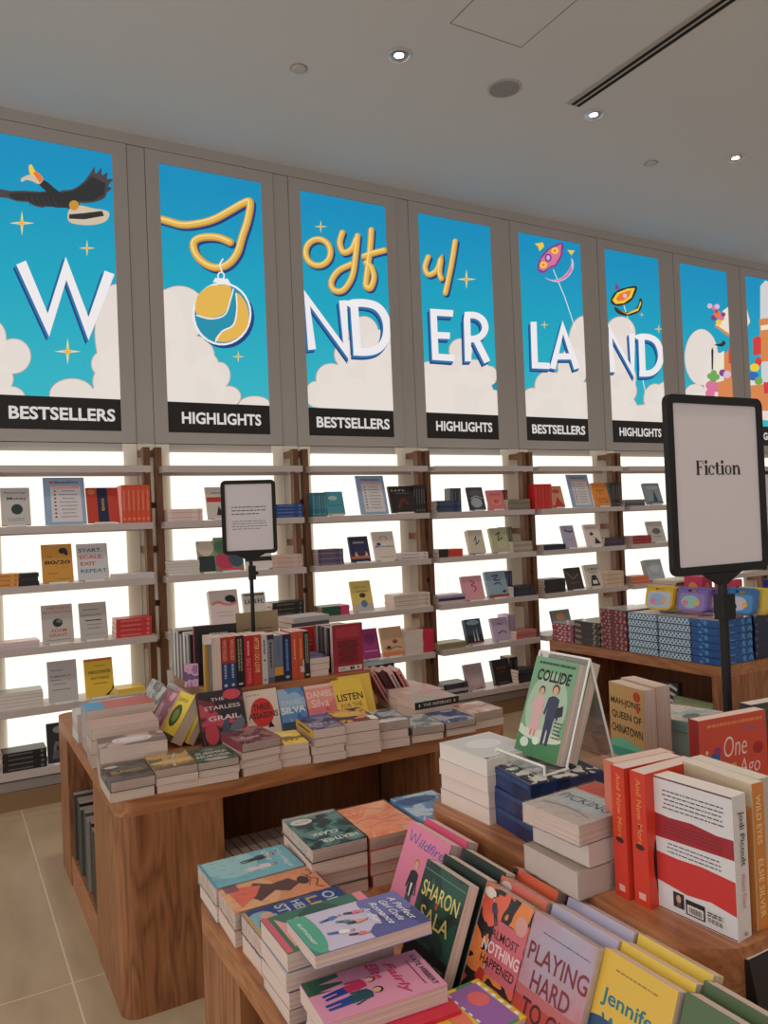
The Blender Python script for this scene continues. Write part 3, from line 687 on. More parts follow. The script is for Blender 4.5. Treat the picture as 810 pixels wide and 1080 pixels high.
face(0, 3, 45.5, 78.5, .2, cover((190, 184, 178), ('text', 'HIDDEN', .55, .91, .07, (190, 90, 80), .72), ('text', 'POTENTIAL', .5, .8, .07, (190, 90, 80), .92), ('oval', .5, .52, .16, .11, (30, 40, 46)), ('oval', .56, .56, .1, .05, (110, 110, 110)), ('text', 'ADAM', .52, .32, .08, (190, 60, 56), .5), ('text', 'GRANT', .5, .2, .08, (190, 60, 56), .6), ('lines', .1, .9, .05, .1, 1, K)), 'grey book with red title and dark pot emblem')
face(0, 3, 85.5, 114.5, .196, cover((186, 180, 176), ('lines', .14, .7, .76, .86, 1, (110, 104, 100)), ('scrib', 'confession', .45, .66, .06, (110, 104, 100), .76), ('rect', .2, .5, .78, .53, (70, 40, 36)), ('lines', .25, .8, .25, .45, 2, (120, 114, 110)), ('lines', .15, .9, .1, .16, 1, (140, 134, 130))), 'plain grey book with short dark stroke')
stack(0, 3, 123, 160.5, 4, .1, [(204, 62, 64)], where='right', mark=(240, 220, 216))
stack(0, 4, -6, 46, 5, .085, [(196, 190, 190), (184, 178, 180)], where='left', facing='pages')
face(0, 4, 52, 83, .21, cover((190, 184, 182), ('lines', .1, .55, .74, .8, 1, K), ('text', 'ALMANACK', .44, .62, .05, (90, 84, 84), .72), ('lines', .1, .4, .5, .56, 1, K), ('lines', .14, .62, .4, .46, 1, K), ('lines', .14, .76, .26, .32, 1, K)), 'pale grey book with small spaced title')
face(0, 4, 91, 121, .2, cover((232, 190, 58), ('rect', 0, .93, 1, 1, (206, 110, 60)), ('text', 'YOU CAN', .55, .8, .04, K), ('text', 'NEGOTIATE', .52, .64, .08, K, .76, {'bold': .02}), ('text', 'ANYTHING', .52, .48, .07, K, .66, {'bold': .02}), ('lines', .3, .8, .3, .38, 1, K), ('poly', [(.66, 0), (1, .2), (1, .3), (.8, 0)], K)), 'yellow book with bold black title')
stack(0, 4, 124, 153, 2, .03, [(232, 200, 80)], where='right')
stack(0, 5, 3, 50, 4, .095, [K, (30, 28, 30)], where='left', mark=(210, 205, 200))
face(0, 5, 51, 84, .2, cover((44, 42, 46), ('oval', .5, .82, .3, .1, (160, 150, 146)), ('line', [(.2, .1), (.3, .5), (.5, .3), (.7, .6)], .08, (120, 110, 110)), ('rect', .2, .1, .8, .3, (90, 84, 86))), 'black book with grey drawing')
# bay 1
stack(1, 1, 177, 214, 5, .068, [(232, 214, 208), (226, 200, 196)], where='left', mark=(190, 50, 60))
face(1, 1, 220, 250, .19, cover((206, 196, 190), ('rect', 0, .52, 1, .68, (190, 50, 50)), ('lines', .2, .8, .76, .86, 1, K), ('poly', [(.3, .1), (.4, .4), (.55, .12), (.68, .38), (.75, .1)], K)), 'pale book with red band behind the black sign')
stack(1, 1, 289, 319.5, 4, .08, [(40, 78, 150), (34, 66, 130)], where='right', mark=(200, 210, 230))
stack(1, 2, 178, 211, 5, .08, [(186, 180, 184), (176, 172, 178)], where='left', facing='pages')
face(1, 2, 211, 228, .18, cover((150, 140, 120), ('rect', 0, 0, 1, .5, (40, 56, 52)), ('oval', .5, .8, .5, .3, (206, 196, 176))), 'narrow tan and dark green book', T=.03)
face(1, 2, 229, 258, .2, cover((110, 150, 110), ('oval', .35, .3, .4, .25, (190, 60, 90)), ('oval', .75, .4, .3, .3, (60, 80, 100)), ('oval', .4, .7, .45, .22, (80, 120, 90)), ('rect', 0, .03, 1, .08, (220, 60, 90))), 'green book with pink flowers below the black sign')
face(1, 2, 260, 288, .15, cover((220, 212, 208), ('rect', 0, .3, 1, .48, K), ('rect', .1, .6, .8, .68, (120, 110, 110))), 'white book with black band behind the sign pole')
stack(1, 2, 288, 319, 6, .08, [(216, 190, 180), (206, 176, 168)], where='right', mark=(150, 90, 90))
face(1, 3, 224, 254, .2, cover((222, 206, 202), ('oval', .72, .74, .18, .1, K), ('oval', .82, .68, .1, .12, (40, 34, 40)), ('line', [(.08, .6), (.3, .66), (.6, .56), (.95, .6)], .09, (226, 140, 140)), ('lines', .2, .8, .2, .4, 2, (200, 150, 150))), 'large white book with dark hair drawing', T=.05)
face(1, 3, 259.5, 283, .175, cover((214, 208, 200), ('rect', .06, .6, .94, .82, (206, 200, 190)), ('scrib', 'STORMS', .5, .7, .15, K, .86, {'bold': .03}), ('rect', .05, .9, .95, .95, K), ('rect', 0, 0, 1, .18, (60, 70, 84))), 'white book with heavy black title', T=.03)
stack(1, 3, 288, 321, 4, .11, [K, (28, 26, 28)], where='right', mark=(200, 190, 180), d=.22)
stack(1, 4, 180, 212, 5, .09, [(200, 194, 190)], where='left', facing='pages')
# bay 2
row(2, 1, 330, 345, 5, .15, [(56, 128, 150), (48, 112, 136)], 'left'); face(2, 1, 346, 364.5, .15, cover((70, 148, 168), ('oval', .4, .72, .26, .1, (170, 200, 200)), ('lines', .1, .9, .36, .44, 1, (20, 40, 60)), ('rect', 0, 0, 1, .06, (200, 160, 80))), 'teal book with pale cloud')
sign_face(2, 381, 410.5, 'pale blue bestseller list card on second shelf under the oyf ND poster')
face(2, 1, 414, 440, .18, cover((36, 30, 32), ('line', [(.3, .15), (.5, .5), (.7, .3)], .1, (110, 36, 36)), ('scrib', 'FOUR', .4, .84, .08, (200, 190, 180)), ('lines', .25, .8, .7, .75, 1, (170, 160, 150))), 'black book with dark red flame'); row(2, 1, 436.5, 449, 5, .19, [K, (40, 36, 38)], 'right', y=SY+.07)
stack(2, 2, 336.5, 363, 6, .098, [(56, 66, 110), (120, 90, 100), (60, 70, 120), (110, 90, 110)], where='left', mark=(210, 190, 180))
face(2, 2, 371.5, 391.5, .165, cover((40, 44, 84), ('oval', .55, .28, .34, .16, (226, 180, 160)), ('oval', .55, .34, .24, .14, (60, 44, 84)), ('scrib', 'sisters', .5, .76, .08, (220, 200, 190), .6), ('rect', 0, .12, 1, .22, (190, 110, 80))), 'navy book with pale crescent')
face(2, 2, 397, 419, .19, cover((222, 210, 200), ('oval', .5, .76, .2, .1, (180, 170, 160)), ('oval', .5, .74, .13, .08, (222, 210, 200)), ('text', 'Marshmallow', .5, .48, .07, (40, 50, 120), .86), ('oval', .24, .56, .1, .06, (40, 60, 130)), ('lines', .2, .9, .08, .13, 1, K)), 'cream book with balloon drawing')
stack(2, 2, 420, 452, 2, .045, [(222, 212, 206), (206, 198, 196)], where='right', mark=(80, 70, 90))
stack(2, 3, 340, 359.5, 5, .058, [(44, 92, 66), (36, 80, 60)], where='left'); stack(2, 3, 360, 369, 5, .058, [(206, 60, 120)], where='second from left')
face(2, 3, 374, 395, .195, cover((226, 200, 110), ('rect', 0, 0, 1, .25, (196, 186, 180)), ('oval', .52, .52, .16, .08, (60, 60, 70)), ('oval', .55, .24, .16, .12, (90, 130, 170)), ('scrib', 'morning', .5, .8, .05, (150, 130, 90)), ('lines', .2, .8, .6, .7, 1, K)), 'pale yellow book with small cup drawings')
stack(2, 3, 416, 454, 7, .09, [(222, 206, 196), (206, 186, 178)], where='right', mark=(140, 110, 110))
face(2, 4, 384, 402, .19, cover((160, 50, 120), ('lines', .1, .9, .2, .3, 1, (220, 180, 200)), ('oval', .5, .65, .3, .2, (130, 40, 110))), 'magenta book beside the red back cover')
face(2, 4, 405, 427.5, .185, cover((212, 172, 136), ('oval', .62, .48, .12, .07, (130, 70, 60)), ('line', [(.1, .3), (.3, .22), (.6, .3), (.9, .24)], .03, K), ('oval', .3, .3, .1, .05, K), ('rect', 0, 0, 1, .14, (226, 130, 90))), 'tan book with small dark birds')
stack(2, 4, 428.5, 447, 10, .155, [(226, 190, 160), (216, 176, 146)], where='middle', facing='pages'); stack(2, 4, 447.5, 458, 9, .15, [(206, 50, 80)], where='right')
stack(2, 5, 400, 440, 4, .09, [(60, 60, 70), (40, 44, 60)], where='right')
# bay 3
stack(3, 1, 461, 487, 5, .078, [(36, 50, 86), (52, 66, 104), (30, 36, 60)], where='left', mark=(180, 190, 210)); row(3, 1, 475.5, 487, 3, .17, [(88, 90, 96), (74, 76, 84)], 'left', y=SY+.17)
face(3, 1, 497, 513, .165, cover((66, 68, 76), ('oval', .45, .32, .36, .22, (160, 170, 180)), ('oval', .5, .75, .4, .14, (90, 90, 96)), ('line', [(.1, .5), (.5, .6), (.9, .5)], .05, (180, 180, 186))), 'charcoal book with pale figure')
face(3, 1, 517, 533.5, .14, cover((216, 120, 124), ('oval', .5, .4, .3, .18, (226, 150, 130)), ('oval', .5, .42, .2, .12, (200, 90, 96)), ('scrib', 'Sweetpea', .5, .78, .1, (110, 30, 40), .7)), 'pink book with round wreath', y=SY+.025); row(3, 1, 523, 536, 4, .15, [(110, 48, 52), (130, 60, 56)], 'middle', y=SY+.14)
stack(3, 1, 536.5, 559.5, 4, .075, [(130, 126, 110), (118, 114, 100)], where='right')
stack(3, 2, 463, 473, 2, .055, [K], where='left'); stack(3, 2, 473.5, 488.5, 2, .052, [(206, 64, 50)], where='second from left')
face(3, 2, 497.5, 513, .165, cover((206, 196, 180), ('line', [(.3, .5), (.5, .7), (.45, .4), (.7, .55)], .05, K), ('line', [(.35, .36), (.6, .44)], .05, K)), 'cream book with black script', T=.045)
face(3, 2, 521, 538.5, .175, cover((176, 176, 140), ('line', [(.3, .7), (.55, .8), (.4, .5), (.7, .6)], .06, (60, 60, 40)), ('oval', .6, .3, .3, .15, (190, 186, 150))), 'olive green book with dark script', T=.03); row(3, 2, 535, 541, 2, .185, [(120, 120, 100), (96, 100, 90)], 'middle', y=SY+.13)
stack(3, 2, 542, 562, 4, .075, [(176, 166, 150), (150, 144, 130)], where='right')
stack(3, 3, 463, 491, 3, .058, [(180, 160, 190), (60, 60, 84), (206, 186, 196)], where='left')
face(3, 3, 491, 512, .165, cover((222, 158, 170), ('line', [(.4, .8), (.6, .7), (.42, .6), (.64, .5), (.5, .3)], .05, (180, 60, 80))), 'pink book with thin line drawing', T=.03)
face(3, 3, 516.5, 537.5, .185, cover((142, 168, 184), ('line', [(.3, .8), (.6, .84), (.4, .66), (.7, .64)], .05, (40, 50, 90)), ('line', [(.35, .5), (.6, .54), (.7, .44)], .05, (40, 50, 90)), ('rect', 0, 0, 1, .1, (160, 70, 70)), ('oval', .8, .2, .1, .05, (30, 40, 70))), 'blue grey book with navy script', T=.03); row(3, 3, 531, 541, 3, .18, [(56, 62, 96), (70, 80, 110)], 'middle', y=SY+.15)
stack(3, 3, 542, 564, 4, .07, [(36, 46, 60), (30, 36, 46)], where='right', mark=(120, 130, 140))
face(3, 4, 494.5, 511, .17, cover((56, 76, 96), ('rect', 0, 0, 1, .35, (30, 36, 46)), ('poly', [(.4, .1), (.45, .6), (.5, .1)], (190, 200, 206)), ('poly', [(.6, .1), (.65, .66), (.72, .1)], (180, 190, 200)), ('oval', .5, .85, .4, .1, (150, 176, 190)), ('rect', 0, 0, 1, .04, (220, 120, 130))), 'night blue book with pale tree shapes', T=.04)
face(3, 4, 522, 539, .16, cover((186, 168, 196), ('line', [(.3, .3), (.6, .4), (.85, .3)], .06, (90, 60, 100)), ('line', [(.35, .75), (.65, .7)], .04, (110, 80, 120))), 'lavender book with plum brush stroke', T=.03); row(3, 4, 536, 544.6, 2, .17, [(190, 172, 200)], 'middle', y=SY+.12, mark=(110, 90, 120))
stack(3, 4, 463, 492, 3, .042, [(150, 140, 110), (140, 130, 104)], where='left'); stack(3, 4, 545, 566, 3, .058, [(190, 120, 110), (176, 104, 100)], where='right')
stack(3, 5, 469, 494, 4, .075, [(56, 50, 66), (44, 40, 54), (190, 180, 190)], where='left', mark=(180, 170, 180))
face(3, 5, 494, 512.6, .175, cover((184, 164, 172), ('oval', .5, .3, .4, .15, (196, 176, 180)), ('poly', [(.4, 0), (.9, 0), (.8, .1)], (176, 90, 96))), 'mauve book', T=.025)
face(3, 5, 523.5, 541, .175, cover((30, 26, 28), ('scrib', 'Sinner', .5, .66, .09, (190, 60, 60), .6), ('lines', .3, .7, .46, .52, 1, (190, 60, 60)), ('lines', .2, .8, .06, .1, 1, (200, 190, 190))), 'black book with small red title', T=.035); row(3, 5, 538, 546.5, 2, .175, [K, (40, 34, 36)], 'middle', y=SY+.13)
stack(3, 5, 547, 564, 4, .09, [(46, 54, 56), (36, 42, 46)], where='right')
# bay 4
row(4, 1, 564, 582.5, 5, .185, [(206, 46, 44), (196, 38, 40)], 'left', mark=(226, 120, 110)); face(4, 1, 583.5, 596.5, .165, cover((206, 150, 120), ('poly', [(.2, .1), (.5, .5), (.9, .1)], (190, 50, 44)), ('oval', .5, .75, .3, .1, (190, 60, 50)), ('rect', 0, 0, 1, .1, (190, 60, 50))), 'tan book with red hill')
sign_face(4, 604.5, 627, 'pale blue bestseller list card on second shelf under the pink kite poster')
face(4, 1, 629, 644.5, .185, cover((226, 140, 56), ('text', 'BOOK', .5, .68, .08, (110, 50, 30), .5), ('text', 'THE', .5, .56, .06, (110, 50, 30)), ('text', 'LOVE', .5, .3, .09, (130, 40, 30), .7), ('text', 'CLUB', .55, .18, .08, (130, 40, 30), .7)), 'bright orange book with dark red title'); row(4, 1, 645.5, 654.5, 4, .19, [K, (50, 40, 40)], 'right')
stack(4, 2, 574, 597, 3, .04, [(30, 44, 66), (24, 32, 50)], where='left')
face(4, 2, 597, 609.5, .17, cover((176, 170, 196), ('line', [(.2, .8), (.6, .7), (.9, .76)], .1, (60, 64, 120)), ('lines', .2, .8, .3, .4, 1, (130, 110, 150))), 'lilac book with navy stroke')
face(4, 2, 620.5, 636, .17, cover((222, 210, 204), ('scrib', 'ROUGE', .5, .84, .07, (190, 80, 70), .7), ('oval', .4, .56, .12, .08, (50, 40, 44)), ('poly', [(.5, .1), (.6, .4), (.95, .1)], (30, 28, 40)), ('poly', [(.4, .45), (.8, .3), (.6, .4)], (190, 60, 60))), 'white book with red and black figure')
stack(4, 2, 638, 658, 3, .062, [(56, 42, 60), (72, 54, 70)], where='right', mark=(150, 120, 140))
stack(4, 3, 575, 597, 5, .1, [K, (34, 30, 32)], where='left', mark=(110, 100, 100))
face(4, 3, 600.5, 616.5, .165, cover((60, 48, 46), ('line', [(.1, .8), (.4, .5), (.8, .7)], .08, (120, 100, 90)), ('lines', .2, .8, .25, .35, 2, (140, 120, 110))), 'dark brown book')
face(4, 3, 621, 637, .175, cover((216, 206, 196), ('text', 'A MAN', .5, .8, .1, K, .6), ('text', 'WITH', .5, .64, .07, K, .5), ('oval', .5, .46, .18, .07, K), ('poly', [(.2, .05), (.3, .4), (.7, .4), (.8, .05)], K), ('rect', .36, .14, .66, .3, (226, 220, 214))), 'white book with black suited figure', T=.03)
stack(4, 3, 639.5, 658.5, 7, .115, [(222, 200, 176), (206, 180, 156)], where='right', mark=(150, 120, 100))
face(4, 4, 586, 605, .165, cover((130, 138, 146), ('oval', .45, .7, .24, .15, (226, 150, 96)), ('rect', 0, .35, 1, .5, (190, 186, 184)), ('scrib', 'SOLAR', .6, .42, .08, K, .6), ('scrib', 'NOT SO', .5, .26, .08, K, .5), ('rect', .0, .0, 1, .12, (70, 80, 100))), 'grey book with orange sun')
stack(4, 4, 617, 633, 3, .05, [(190, 190, 192), (170, 172, 178)], where='right', y=SY+.06)
# bay 5
stack(5, 1, 660, 681, 2, .05, [(120, 110, 104), (70, 84, 100)], where='left')
face(5, 1, 684, 700, .175, cover((136, 150, 160), ('poly', [(.4, .1), (.55, .7), (.7, .1)], (50, 70, 84)), ('oval', .5, .8, .4, .1, (160, 176, 186)), ('rect', 0, .06, 1, .12, (70, 90, 100))), 'blue grey book with dark peak', T=.03)
stack(5, 2, 668, 687.5, 3, .066, [(180, 60, 56), (150, 50, 50)], where='left', mark=K)
face(5, 2, 687, 703, .17, cover((196, 192, 188), ('oval', .5, .52, .25, .16, (110, 108, 106)), ('scrib', 'HUMANS', .5, .5, .08, K, .66), ('lines', .2, .8, .2, .3, 1, K)), 'grey book with round stamp')
stack(5, 3, 668, 685, 4, .062, [(226, 130, 90), (216, 110, 76)], where='left')
face(5, 3, 685, 702, .17, cover((170, 182, 190), ('oval', .5, .6, .3, .2, (190, 200, 206)), ('lines', .2, .8, .2, .3, 1, (110, 120, 130))), 'pale blue grey book', T=.05)

# ================================================================== display tables
TH = .72                                   # ledge height
TR = .92                                   # raised middle
def table_a():
    x0, x1, y0, y1 = .475, 2.1, 2.68, 4.2
    t = thing('display_table', 'long oak display table with open cubbies, nearest the glowing wall shelves', 'table', (x0, y0, 0), 'oak display tables')
    S = lambda mb, n: place(mb, n, t, (x0, y0, 0))
    top = MB(); top.prism(rrect(x0, x1, y0, y1, .06), TH-.056, TH, W_H, W_H); S(top, 'table_top')
    for a, b, c, d, k in ((x0, .83, y0, 3.16, '1'), (1.72, x1, y0, 3.16, '2'), (1.72, x1, 3.86, y1, '3'), (x0, .83, 3.86, y1, '4')):
        S(MB().prism(rrect(a, b, c, d, .06, k), 0, TH-.056, W_V), 'pier')
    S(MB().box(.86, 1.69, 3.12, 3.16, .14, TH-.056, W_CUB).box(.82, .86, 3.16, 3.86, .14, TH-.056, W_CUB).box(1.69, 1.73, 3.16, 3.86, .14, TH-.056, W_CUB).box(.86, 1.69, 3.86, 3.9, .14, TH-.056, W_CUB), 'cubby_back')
    S(MB().box(x0+.004, x1-.004, 3.16, 3.86, 0, .14, W_H).box(.83, 1.72, y0+.004, y1-.004, 0, .1399, W_H), 'cubby_floor')
    S(MB().prism(rrect(.965, 1.745, 3.222, 3.87, .04), TH, TR, W_H), 'raised_tier')
def place(mb, n, parent, off):
    o = mb.obj(n, parent); o.matrix_parent_inverse = Matrix.Translation((-off[0], -off[1], -off[2])); return o
table_a()
def table_b():
    x0, x1, y0, y1 = .505, 2.25, .3, 1.862
    t = thing('display_table', 'nearest oak display table with raised rounded tier, carrying the Fiction sign', 'table', (x0, y0, 0), 'oak display tables')
    S = lambda mb, n: place(mb, n, t, (x0, y0, 0))
    S(MB().prism(rrect(x0, x1, y0, y1, .04), TH-.056, TH, W_Y), 'table_top')
    for a, b, c, d, k in ((x0, .9, 1.565, y1, '4'), (1.85, x1, 1.565, y1, '3'), (x0, .9, y0, .6, '1'), (1.85, x1, y0, .6, '2')):
        S(MB().prism(rrect(a, b, c, d, .04, k), 0, TH-.056, W_V), 'pier')
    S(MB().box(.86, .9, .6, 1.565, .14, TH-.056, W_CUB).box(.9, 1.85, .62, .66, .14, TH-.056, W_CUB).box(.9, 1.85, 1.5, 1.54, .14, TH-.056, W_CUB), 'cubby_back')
    S(MB().box(x0+.004, x1-.004, .6, 1.565, 0, .14, W_H), 'cubby_floor')
    S(MB().prism(rrect(.993, 2.2, .795, 1.63, .09, '1234', 10), TH, TR, W_Y), 'raised_tier')
table_b()
def table_c():
    x0, x1, y0, y1 = 3.76, 5.3, 2.87, 4.3
    t = thing('display_table', 'far oak display table stacked with patterned boxes, behind the Fiction sign pole', 'table', (x0, y0, 0), 'oak display tables')
    S = lambda mb, n: place(mb, n, t, (x0, y0, 0))
    S(MB().prism(rrect(x0, x1, y0, y1, .02), TH-.062, TH, W_Y), 'table_top')
    for a, b, c, d, k in ((x0, x1, y0, 2.94, '12'), (x0, x1, 4.22, y1, '34')): S(MB().prism(rrect(a, b, c, d, .02, k), 0, TH-.062, W_V), 'pier')
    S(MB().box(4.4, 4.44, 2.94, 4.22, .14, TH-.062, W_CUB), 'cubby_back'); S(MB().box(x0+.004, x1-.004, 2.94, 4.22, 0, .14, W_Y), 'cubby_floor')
table_c()

# ------------------------------------------------------------------ helpers for the piles
def pile(cx, cy, z, rot, n, H, W, L, tops, label, group, edges=None, wrap=False, jitter=1.5, pages=None, grow=None):
    """n books lying flat under one another; tops = the Book on top (or None); edges = colours of the covers below"""
    t = H/n
    for i in range(n):
        zz = z+H-(i+1)*t
        if i == 0 and tops is not None: b = tops
        else:
            c = edges[i % len(edges)]; b = plain(W, L, t*.985, c, None, pages)
        a = rot if i == 0 else rot+R.uniform(-jitter, jitter); d = 0 if i == 0 else .004
        b.place(pose_flat(cx+R.uniform(-d, d), cy+R.uniform(-d, d), zz, a, b), label % (ORD[i] if i else 'topmost'), 'book', group)
GB, GA = 'paperbacks stacked on the nearest table ledge', 'paperbacks stacked along the front ledge of the far-left table'
GL, GF = 'paperbacks leaning on the raised tier of the nearest table', 'paperbacks leaning against the tier front of the far-left table'

# ---- nearest table, left ledge
b = Book(.145, .216, .038, (124, 190, 208), wrap=True)
b.oval(.3, .3, .5, .3, (164, 208, 216)).person(.34, .42, .4, (40, 34, 36), (30, 34, 44), (30, 34, 44), tilt=6).person(.66, .4, .36, (90, 60, 40), (236, 220, 220), (236, 220, 220), dress=True).text('Marriage', .52, .87, .07, (236, 240, 240), .8, shear=.3).text('One', .3, .74, .07, (236, 240, 240), .4, shear=.3).rect(.02, .0, .98, .03, (96, 160, 184))
pile(.620, 1.800, TH, -90.5, 2, .079, .145, .216, b, 'sky blue paperback pile at far end of nearest ledge, %s', GB, [(110, 160, 180)])
b = Book(.133, .22, .037, (226, 156, 116), wrap=True)
b.oval(.5, .25, .6, .3, (236, 184, 140)).poly([(.15, .35), (.35, .5), (.3, .7), (.55, .78), (.75, .62), (.6, .5), (.85, .3), (.5, .2)], (96, 62, 60)).oval(.5, .82, .16, .06, (70, 44, 44)).poly([(.1, .05), (.3, .4), (.6, .3), (.9, .1)], (236, 120, 100)).rect(.05, .04, .3, .18, (150, 100, 110))
b.line([(.15, .93), (.3, .97), (.42, .88), (.6, .96), (.8, .9), (.92, .95)], .03, (150, 60, 40)).line([(.25, .86), (.5, .9), (.75, .83)], .02, (150, 60, 40))
pile(.625, 1.666, TH, -92, 2, .075, .133, .22, b, 'shrink-wrapped peach orange paperback pile with dark figures, %s', GB, [(200, 120, 100)])
b = Book(.126, .22, .038, (34, 70, 140), wrap=True)
b.text('OLIVE', .5, .86, .12, (206, 214, 230), .86, bold=.02).text('LEVI', .5, .69, .12, (214, 180, 110), .8, bold=.02).text('HELENA', .5, .53, .1, (214, 220, 230), .86, bold=.02).text('STRAN', .5, .37, .12, (214, 220, 230), .88, bold=.02).oval(.5, .14, .4, .16, (150, 190, 210)).poly([(.2, .3), (.4, .1), (.6, .06), (.5, .2)], (40, 70, 140)).oval(.3, .2, .12, .06, (230, 180, 160)).rect(.0, .0, 1, .04, (206, 170, 90))
pile(.631, 1.523, TH, -90, 2, .08, .126, .22, b, 'deep blue paperback pile with big letters along nearest ledge, %s', GB, [(210, 170, 80)])
b = Book(.14, .215, .034, (60, 110, 90)); b.rect(0, .9, 1, 1, (226, 130, 150)).oval(.6, .3, .4, .12, (226, 130, 130)).oval(.3, .5, .3, .2, (40, 80, 70)).poly([(.1, .1), (.6, .3), (.9, .1)], (226, 160, 150)).rect(0, 0, 1, .06, (210, 90, 110))
pile(.617, 1.368, TH, -91, 4, .128, .14, .215, b, 'green and pink paperback pile beneath the lilac book, %s', GB, [(190, 200, 190), (200, 190, 210), (120, 90, 90)])
b = Book(.124, .223, .03, (216, 146, 176))
b.rect(0, 0, .36, .3, (40, 90, 70)).poly([(.1, .3), (.16, .12), (.22, .3)], (216, 146, 176)).poly([(.26, .32), (.32, .1), (.4, .32)], (216, 146, 176))
b.person(.5, .1, .44, (60, 40, 40), (180, 50, 90), (30, 60, 140), tilt=10).person(.72, .08, .46, (40, 30, 34), (40, 80, 90), (36, 70, 150), tilt=6).text('Fairly', .52, .7, .1, (196, 50, 90), .8, shear=.3, bold=.015).text('Elite', .22, .58, .09, (196, 50, 90), .4, shear=.3, bold=.015).text('KATE HIBBERT', .52, .93, .045, (40, 30, 40), .8).lines(.2, .85, .84, .88, 1, (130, 50, 90))
red_sp = Book(.13, .228, .03, (206, 44, 66)); red_sp.text('CHRISTINA FORD', .3, .5, .34, (236, 200, 200), .42, side='spine').text('Forgive Me', .7, .5, .4, (40, 26, 30), .36, side='spine', shear=.3)
red_sp.place(pose_flat(.626, 1.17, TH+.03, 86, red_sp), 'red paperback with lettered spine under the pink couple book', 'book', GB)
plain(.13, .222, .0285, (196, 190, 200)).place(pose_flat(.63, 1.19, TH, -93, plain(.13, .222, .0285, (196, 190, 200))), 'pale paperback at bottom beneath the red lettered spine', 'book', GB)
b.place(pose_flat(.622, 1.196, TH+.061, -94.6, b), 'pink paperback with walking couple, lying under the lilac book', 'book', GB)
b = Book(.15, .226, .024, (120, 120, 180))
b.oval(.55, .42, .8, .36, (206, 196, 222)).oval(.7, .9, .7, .24, (66, 70, 130)).oval(.2, .84, .4, .24, (110, 108, 172)).oval(.95, .7, .3, .2, (90, 90, 156)).rect(0, 0, 1, .1, (60, 140, 120)).oval(.4, .08, .6, .1, (84, 170, 140))
for u, v, h, c1, c2, c3 in ((.3, .22, .2, (90, 50, 40), (80, 120, 190), (50, 70, 120)), (.62, .2, .22, (40, 30, 30), (240, 236, 236), (70, 110, 170)), (.78, .34, .18, (120, 60, 40), (226, 120, 110), (60, 60, 100)), (.25, .44, .18, (60, 40, 40), (226, 110, 130), (60, 60, 80)), (.52, .4, .18, (40, 30, 30), (226, 160, 120), (40, 50, 80)), (.4, .33, .15, (180, 120, 70), (90, 150, 130), (70, 70, 110))): b.person(u, v, h, c1, c2, c3, tilt=R.uniform(-30, 30))
for v, w, tx in ((.9, .7, 'A Perfect'), (.81, .62, 'Girl Code'), (.72, .66, 'Romance'), (.63, .5, 'Anthem')): b.text(tx, .5, v, .06, (236, 234, 244), w, shear=.35, bold=.012)
b.text('summer', .5, .06, .03, (220, 236, 230), .6)
M = Matrix.Translation((.645, 1.29, TH+.129)) @ Matrix.Rotation(rad(-2.5), 4, 'X') @ Matrix.Rotation(rad(-93.3), 4, 'Z') @ Matrix.Translation((-.075, -.113, 0))
b.place(M, 'big lilac paperback with crowd of friends, lying across two piles', 'book', GB)
b = Book(.134, .2, .026, (232, 196, 62))
b.rect(0, .0, 1, .14, (226, 180, 50)).rect(.0, .42, 1, .6, (60, 140, 100)).rect(.06, .3, .95, .62, (150, 100, 170)).oval(.36, .5, .16, .09, (226, 110, 110)).text('CANCEL', .5, .82, .1, (246, 240, 220), .8).text('IN ALASKA', .5, .93, .05, (246, 240, 220), .8)
for i in range(6): b.rect(.08+.15*i, .62, .15+.15*i, .655, (236, 240, 230)); b.rect(.08+.15*i, .3, .15+.15*i, .32, (236, 230, 240))
b.oval(.5, .2, .3, .08, (226, 120, 90))
pile(.785, 1.098, TH, -88.2, 2, .052, .134, .2, b, 'yellow paperback with green and purple quilt pattern near bottom edge, %s', GB, [(214, 150, 60)])
b = Book(.12, .2, .05, (226, 60, 90)); b.oval(.5, .7, .3, .1, (240, 120, 140))
b.place(pose_flat(.62, 1.04, TH, -90, b), 'crimson paperback lying beside the yellow quilt-pattern book', 'book', GB)

# ---- nearest table, far row on the ledge
b = Book(.142, .218, .032, (34, 66, 66), front=art((30, 60, 62), (24, 50, 54), (50, 116, 116), (110, 150, 146), scale=26), wrap=True)
b.rect(0, 0, 1, .08, (170, 174, 170)).text('HEATHER', .4, .84, .1, (226, 232, 230), .66, bold=.02).text('CLARK', .56, .64, .09, (226, 232, 230), .5, bold=.02).oval(.74, .2, .2, .09, (226, 224, 218)).text('PACK', .74, .2, .04, (60, 80, 80), .24)
pile(.808, 1.791, TH, 176.5, 4, .125, .142, .218, b, 'dark green paperback pile with white oval badge at back of ledge, %s', GB, [(40, 70, 70), (200, 150, 130), (190, 130, 110)], jitter=4)
b = Book(.148, .214, .03, (236, 136, 96), wrap=True, front=art((236, 136, 96), (240, 150, 110), (244, 176, 140), scale=14)); b.oval(.5, .3, .4, .2, (246, 160, 120)).scrib('Summer', .5, .8, .09, (250, 196, 170), .8).line([(.1, .5), (.4, .54), (.6, .42), (.9, .5)], .03, (206, 110, 150)).line([(.2, .3), (.5, .36), (.8, .3)], .02, (206, 110, 150))
pile(.955, 1.779, TH, -2.2, 4, .122, .142, .214, b, 'peach paperback pile right of the dark green pile, %s', GB, [(226, 120, 80), (214, 120, 90)])
b = Book(.13, .182, .032, (90, 140, 190), wrap=True, front=art((60, 110, 170), (96, 150, 200), (190, 210, 226), scale=20)); b.scrib('Islands', .5, .3, .12, (220, 230, 240), .8).oval(.4, .75, .5, .15, (40, 84, 140))
